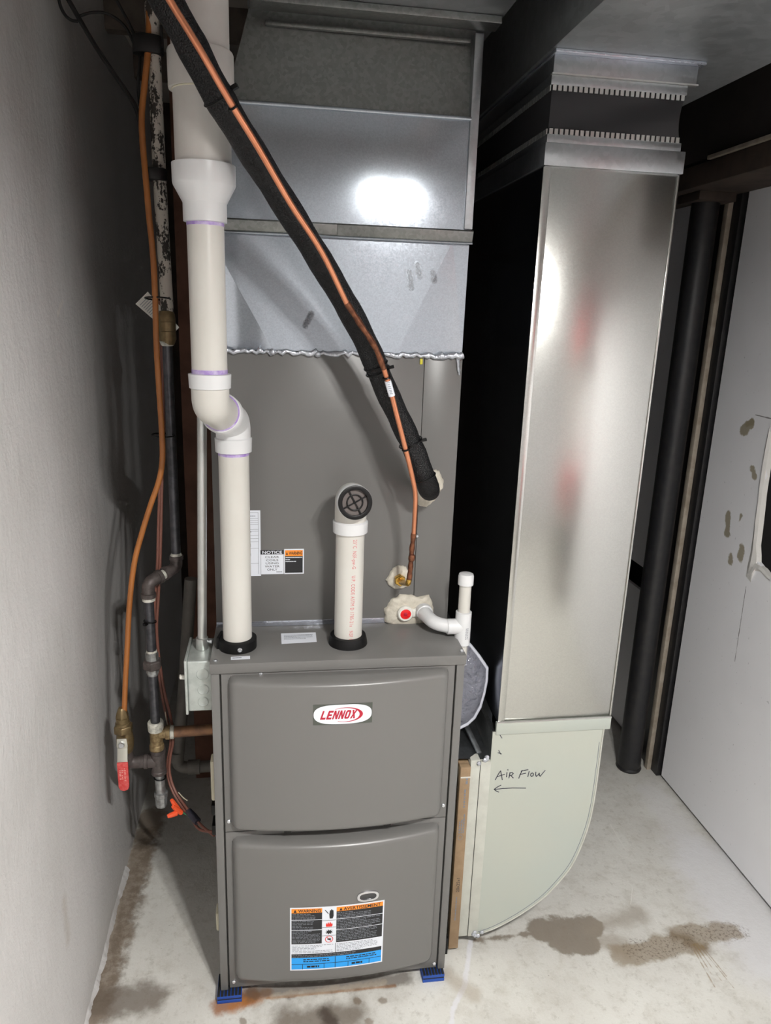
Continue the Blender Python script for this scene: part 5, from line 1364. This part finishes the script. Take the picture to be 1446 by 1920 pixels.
ot = thing('orange_gas_tube', 'orange coated copper gas tube running up beside the iron pipe', 'pipe', (VX, VY, vz['t1']))
op = [(-0.2248, 0.235, 0.6269), (-0.218, 0.235, 0.7023), (-0.2101, 0.235, 0.7773), (-0.1971, 0.235, 0.9032), (-0.1814, 0.235, 0.9993), (-0.1622, 0.238, 1.0672), (-0.1397, 0.24, 1.1342), (-0.1219, 0.243, 1.182), (-0.1122, 0.245, 1.226), (-0.1098, 0.246, 1.2825), (-0.1118, 0.25, 1.3743), (-0.1136, 0.253, 1.4639), (-0.1131, 0.256, 1.5295), (-0.1124, 0.258, 1.5726), (-0.1132, 0.262, 1.6573), (-0.1183, 0.266, 1.7396), (-0.1216, 0.27, 1.8102), (-0.1251, 0.275, 1.8796), (-0.124, 0.278, 1.9285), (-0.1171, 0.282, 1.9774), (-0.1087, 0.286, 2.0352), (-0.1052, 0.29, 2.0781), (-0.1043, 0.295, 2.1117)]
op.append((op[-1][0], 0.30, 2.24))
part('tube', MB().tube(catmull(op, 5), 0.0062, 14), 'copper_coat', ot)
for (u, half) in (((-0.1085, 0.29, 2.0531), 0.020), ((-0.1101, 0.285, 1.8162), 0.017)):
    pass
tp = thing('tape_wrap', 'black tape binding orange tube and pipe just under the ceiling', 'tape', (-0.1086, 0.29, 2.0512), 'black tape bands')
def tape(par, zc_, xa, xb, yc, ry, h):
    pts_ = []; n = 28; v = []; f = []
    for s in (-1, 1):
        for j in range(n):
            a = 2*math.pi*j/n; v.append(((xa+xb)/2+(xb-xa)/2*math.cos(a), yc+ry*math.sin(a), zc_+s*h/2))
    f = [[j, (j+1)%n, n+(j+1)%n, n+j] for j in range(n)]+[list(range(n))[::-1], [n+j for j in range(n)]]
    part('tape_band', MB().add(v, f), 'black_tape', par, 0.001)
z_ = 2.0512
tape(tp, z_, GX-0.040, GX+0.020, 0.294, 0.020, 0.032)
part('tape_tail', MB().box(GX+0.015, GX+0.019, 0.285, 0.297, z_-0.004, z_+0.035), 'black_tape', tp)
tp2 = thing('tape_wrap', 'black tape binding orange tube to the peeling pipe at mid height', 'tape', (-0.1105, 0.288, 1.8167), 'black tape bands')
z_ = 1.8167
tape(tp2, z_, GX-0.032, GX+0.017, 0.288, 0.021, 0.022)
tie((GX-0.012, 0.28, 1.5731), (0, 0.1, 1), 0.026, par=gp)
tie((GX-0.013, 0.275, 1.2824), (0.05, 0, 1), 0.024, par=gp)

# paper tag behind the coupling
tg_ = thing('paper_tag', 'small white printed tag hanging behind the brass coupling', 'tag', (-0.1247, 0.325, 1.5449))
tq = [(-0.1644, 0.326, 1.5604), (-0.1374, 0.326, 1.5869), (-0.0741, 0.326, 1.5137), (-0.0908, 0.326, 1.496)]
b = MB(); v = [tuple(p) for p in tq]+[(p[0], p[1]+0.0006, p[2]) for p in tq]
b.add(v, [[0,1,2,3],[7,6,5,4],[0,4,5,1],[1,5,6,2],[2,6,7,3],[3,7,4,0]]); part('tag_card', b, 'paper', tg_)
A, B_, C_, D_ = [Vector(p) for p in tq]
def tmap(u, v_):
    p = (A*(1-u)+B_*u)*(1-v_)+(D_*(1-u)+C_*u)*v_; return (p.x, p.y-0.0004, p.z)
bars(0.12, 0.9, 0.06, 0.5, 9, 1.0, 0, 'label_grey', tmap, tg_, seed=41, th=0.35)

# ================================================================== conduit and switch box
bx_t = thing('switch_box', 'grey metal switch box on the left flank of the furnace', 'electrical box', (-0.03, 0.10, 0.72))
bz1, bz0 = 0.8427, 0.7252
part('box_body', MB().box(-0.053, -0.0005, 0.05, 0.165, bz0, bz1), 'steel_box', bx_t, 0.004, seg=3)
part('cover_plate', MB().box(-0.0585, -0.053, 0.048, 0.167, bz0-0.006, bz1+0.002), 'steel_box', bx_t, 0.0012)
part('toggle', MB().bar((-0.0585, 0.075, (bz0+bz1)/2+0.010), (-0.071, 0.07, (bz0+bz1)/2+0.014), 0.008, 0.009), 'white', bx_t, 0.0015, label='white toggle switch')
for (px, r_) in (((-0.0211, 0.05, 0.8127), 0.0135), ((-0.0211, 0.05, 0.7765), 0.0125), ((-0.022, 0.05, 0.7475), 0.0115)):
    cxk = min(px[0], -0.016)
    part('knockout', MB().lathe([(r_, 0), (r_, 0.0006), (r_-0.0015, 0.0012), (r_-0.003, 0.0006)], (cxk, 0.05, px[2]), (0,-1,0), 28), 'steel_box', bx_t)
cd = thing('conduit', 'straight zinc electrical conduit running down to the switch box', 'conduit', (-0.027, 0.115, bz1))
part('conduit_tube', MB().tube([(-0.0262, 0.11, bz1+0.006), (-0.012, 0.118, 1.34), (-0.012, 0.118, ZC-0.075)], 0.0098, 24), 'emt', cd)
part('connector', MB().lathe([(0.0115, 0), (0.0130, 0.001), (0.0130, 0.026), (0.0115, 0.027)], (-0.0262, 0.11, bz1), (0,0,1), 24), 'emt', cd)
part('set_screw', MB().lathe([(0.003, 0), (0.003, 0.006), (0.005, 0.006), (0.005, 0.010)], (-0.0262+0.012, 0.108, bz1+0.018), (1,-0.2,0), 12), 'screw', cd)

# ================================================================== thermostat cables
wt = thing('thermostat_cable', 'brown thermostat cables with orange wire nuts hanging behind the gas pipe', 'cable', (-0.1278, 0.27, 0.5035))
base = ((304,560,.33),(306,700,.325),(307,820,.32),(304,900,.315),(302,985,.305),(300,1060,.295),(297,1120,.288),(294,1180,.285),(299,1240,.28),(309,1300,.275),(320,1345,.272),(325,1385,.268),(319,1420,.262),(318,1450,.252),(328,1482,.235),(345,1508,.21),(362,1530,.185),(380,1550,.16),(400,1565,.13))
w1 = [(-0.1084, 0.33, 1.5735), (-0.1126, 0.325, 1.4132), (-0.1172, 0.32, 1.2699), (-0.1244, 0.315, 1.1715), (-0.1302, 0.305, 1.0658), (-0.1355, 0.295, 0.971), (-0.1418, 0.288, 0.8935), (-0.1487, 0.285, 0.8131), (-0.1456, 0.28, 0.7317), (-0.1362, 0.275, 0.6483), (-0.1247, 0.272, 0.5839), (-0.1202, 0.268, 0.5268), (-0.1291, 0.262, 0.4787), (-0.1307, 0.252, 0.4402), (-0.1174, 0.235, 0.4026), (-0.0936, 0.21, 0.3795), (-0.07, 0.185, 0.3632), (-0.0454, 0.16, 0.3505), (-0.0156, 0.13, 0.3463)]
w2 = [(-0.1132, 0.332, 1.5734), (-0.1175, 0.327, 1.4129), (-0.1222, 0.322, 1.2695), (-0.1295, 0.317, 1.1711), (-0.1365, 0.307, 1.0652), (-0.1419, 0.297, 0.9704), (-0.1494, 0.29, 0.8929), (-0.154, 0.287, 0.8124), (-0.1503, 0.284, 0.7228), (-0.1425, 0.279, 0.6319), (-0.1334, 0.276, 0.5716), (-0.1275, 0.272, 0.5172), (-0.1351, 0.266, 0.4704), (-0.1355, 0.256, 0.4301), (-0.1232, 0.239, 0.397), (-0.0995, 0.214, 0.3709), (-0.0757, 0.189, 0.356), (-0.0536, 0.164, 0.3404), (-0.0183, 0.135, 0.353)]
part('cable', MB().tube(catmull(w1, 5), 0.0034, 10), 'wire_brown', wt)
part('cable', MB().tube(catmull(w2, 5), 0.0034, 10), 'wire_brown', wt)
bd = Vector((-0.0701, 0.185, 0.3617)); bt_ = Vector((-0.0562, 0.17, 0.3556))-Vector((-0.0816, 0.2, 0.3648))
part('tape_sleeve', MB().tube([bd-bt_*0.5, bd, bd+bt_*0.5], [0.0085, 0.0095, 0.009], 14), simple('dark_blue_tape', S(44, 46, 58), 0.5, bump=(90, 0.6, 0.003)), wt)
for (p0, p1) in [((-0.1043, 0.2, 0.3681), (-0.1191, 0.19, 0.4084)), ((-0.0995, 0.2, 0.3632), (-0.1165, 0.185, 0.394)), ((-0.108, 0.19, 0.3715), (-0.1294, 0.18, 0.3703))]:
    a_, b__ = Vector(p0), Vector(p1)
    part('wire_nut', MB().tube([a_, a_.lerp(b__, 0.3), a_.lerp(b__, 0.85), b__], [0.0062, 0.0068, 0.0052, 0.0042], 8), 'wire_nut', wt, angle=30)
part('green_lead', MB().tube(catmull([(-0.0993, 0.2, 0.3677), (-0.0888, 0.195, 0.3616), (-0.0754, 0.187, 0.3606)], 4), 0.0013, 6), 'wire_green', wt)
part('white_lead', MB().tube(catmull([(-0.1072, 0.225, 0.403), (-0.0961, 0.215, 0.3958), (-0.0849, 0.205, 0.3932)], 4), 0.0014, 6), 'cream', wt)
part('white_lead', MB().tube(catmull([(-0.1351, 0.262, 0.605), (-0.1335, 0.262, 0.583), (-0.1305, 0.262, 0.5652)], 4), 0.0012, 6), 'cream', wt)

# grey drain behind the gas piping
gd = thing('grey_drain_pipe', 'grey plastic drain elbow low behind the gas piping', 'drain pipe', (-0.08, 0.5, 0.3))
gq = [(-0.1202, 0.5, 0.539), (-0.1489, 0.5, 0.2872)]
gz = gq[1][2]
part('drain_tube', MB().tube(fillet([(gq[0][0]+0.03, 0.50, 0.86), (gq[0][0], 0.50, gq[0][2]), (gq[1][0], 0.50, gz), (-0.0005, 0.50, gz)], 0.03, 8), 0.0165, 20), 'grey_pipe', gd)
part('drain_hub', MB().lathe([(0.0165, 0), (0.0205, 0.001), (0.0205, 0.034), (0.0165, 0.035)], (gq[1][0]+0.03, 0.50, gz), (1,0,0), 22), 'grey_pipe', gd)
part('drain_hub', MB().lathe([(0.0165, 0), (0.0205, 0.001), (0.0205, 0.030), (0.0165, 0.031)], (gq[1][0], 0.50, gz+0.025), (0,0,1), 22), 'grey_pipe', gd)

# ================================================================== loose cables near the ceiling at the left
c1p = [(-0.285, 0.43, 2.1805), (-0.285, 0.4609, 2.1573), (-0.285, 0.5254, 2.133), (-0.285, 0.6459, 2.1153), (-0.285, 0.8246, 2.1171), (-0.285, 1.0209, 2.128), (-0.285, 1.2209, 2.1399)]
c1p = [Vector(p) for p in c1p]
c1p = [Vector((XL+0.012, p.y, min(p.z, 2.30))) for p in c1p]
def cable(name, pts_, r, label, mat='wire_dark', group=None):
    t_ = solo(name, MB().tube(catmull(pts_, 6), r, 8), mat, label, 'cable', group=group)
    return t_
cable('black_cable', [(-0.2606, 0.3, 2.1317), (-0.2495, 0.3, 2.1122), (-0.2347, 0.3, 2.0864), (-0.2117, 0.3, 2.048), (-0.1853, 0.3, 2.0092), (-0.1581, 0.3, 1.9715), (-0.1375, 0.3, 1.9374), (-0.132, 0.3, 1.9038), (-0.131, 0.3, 1.8644)], 0.0045, 'thick black cable slanting down the left wall to the taped pipe')
cable('black_cable', [(-0.2723, 0.3, 2.1307), (-0.2692, 0.3, 2.1087), (-0.2616, 0.3, 2.0932), (-0.2505, 0.3, 2.0851), (-0.2388, 0.3, 2.0842)], 0.0030, 'short black cable looping at the top of the left wall')
cable('brown_cable', [(-0.1711, 0.31, 2.1402), (-0.1578, 0.31, 2.1142), (-0.1432, 0.31, 2.0879), (-0.1317, 0.31, 2.0591), (-0.128, 0.31, 2.0313), (-0.1336, 0.31, 1.9834), (-0.1326, 0.31, 1.9449)], 0.0030, 'thin dark cable dropping behind the upper tape band', 'wire_dark')
cable('dark_cable', [(-0.2407, 0.33, 2.103), (-0.2202, 0.33, 2.1102), (-0.195, 0.33, 2.1123), (-0.1703, 0.33, 2.1032), (-0.153, 0.33, 2.087), (-0.142, 0.33, 2.0644)], 0.0028, 'thin dark cable arching towards the upper tape band', 'wire_dark')

# ================================================================== behind the viewpoint: lamp (seen as light) and shelf added for its reflections
lamp = thing('ceiling_lamp', 'twin disc ceiling lamp lighting the furnace, out of view above the photographer', 'lamp', (0.60, -1.39, ZC))
part('mounting_plate', MB().box(0.46, 0.74, -1.445, -1.335, ZC-0.03, ZC), 'white', lamp, 0.006)
for (x, y, z) in LAMP_POS:
    part('stem', MB().lathe([(0.012, 0), (0.012, ZC-0.03-z-0.03)], (x, y, z+0.03), (0,0,1), 20), 'white', lamp)
    part('housing', MB().lathe([(0.037, 0.004), (0.037, -0.0045), (0.042, -0.0045), (0.042, 0.022), (0.026, 0.034), (0.0, 0.036)], (x, y, z), (0,0,1), 40), 'white', lamp)
    part('light_disc', MB().lathe([(0.036, 0.001), (0.036, 0.003), (0.002, 0.003)], (x, y, z), (0,0,1), 40), 'bulb', lamp)
sh = thing('reflection_shelf', 'unseen narrow timber rack added behind the photographer to carry the reflected totes', 'shelf', (1.33, -1.6, 0.0))  # unseen rack and totes, added for red and green reflections in the duct
for y in (-1.82, -1.38):
    for x in (1.24, 1.44): part('post', MB().box(x-0.014, x+0.014, y-0.014, y+0.014, 0.0, 1.72), 'light_wood', sh, 0.002)
for z in (0.26, 0.64, 1.64):
    part('shelf_board', MB().box(1.224, 1.456, -1.835, -1.365, z, z+0.016), 'light_wood', sh, 0.002)
MAT['tote_red'] = simple('red_tote_plastic', S(206, 30, 40), 0.45)
MAT['tote_green'] = simple('dark_green_tote', S(28, 70, 54), 0.5)
def tote(x, y, z, sx, sy, sz, mat, label, lidmat='tote_red'):  # stand-in boxes for the coloured shapes mirrored by the return duct
    t_ = thing('reflection_tote', label, 'storage box', (x, y, z), 'boxes added for the duct reflections')
    b = MB(); a = 0.9
    v = [(x-sx/2*a, y-sy/2*a, z), (x+sx/2*a, y-sy/2*a, z), (x+sx/2*a, y+sy/2*a, z), (x-sx/2*a, y+sy/2*a, z), (x-sx/2, y-sy/2, z+sz), (x+sx/2, y-sy/2, z+sz), (x+sx/2, y+sy/2, z+sz), (x-sx/2, y+sy/2, z+sz)]
    b.add(v, [[0,3,2,1],[4,5,6,7],[0,1,5,4],[1,2,6,5],[2,3,7,6],[3,0,4,7]]); part('tub', b, mat, t_, 0.01)
    part('lid', MB().box(x-sx/2-0.008, x+sx/2+0.008, y-sy/2-0.008, y+sy/2+0.008, z+sz, z+sz+0.02), mat, t_, 0.006)
    part('handle', MB().box(x-sx/2-0.012, x-sx/2+0.01, y-0.05, y+0.05, z+sz*0.7, z+sz*0.8), mat, t_, 0.003)
tote(1.34, -1.60, 1.656, 0.20, 0.34, 0.19, 'tote_red', 'large red tote on the top shelf, added unseen for the duct reflection')
tote(1.34, -1.60, 1.866, 0.18, 0.30, 0.16, 'tote_red', 'smaller red tote stacked on the topmost one, added unseen for the duct reflection')
tote(1.34, -1.60, 0.656, 0.20, 0.34, 0.22, 'tote_red', 'red tote on the middle shelf, added unseen for the duct reflection')
tote(1.34, -1.60, 0.276, 0.20, 0.34, 0.18, 'tote_green', 'dark green tote on the lowest shelf, added unseen for the duct reflection')

for o in scene.objects:
    if o.name.startswith('tmp'): bpy.data.objects.remove(o)
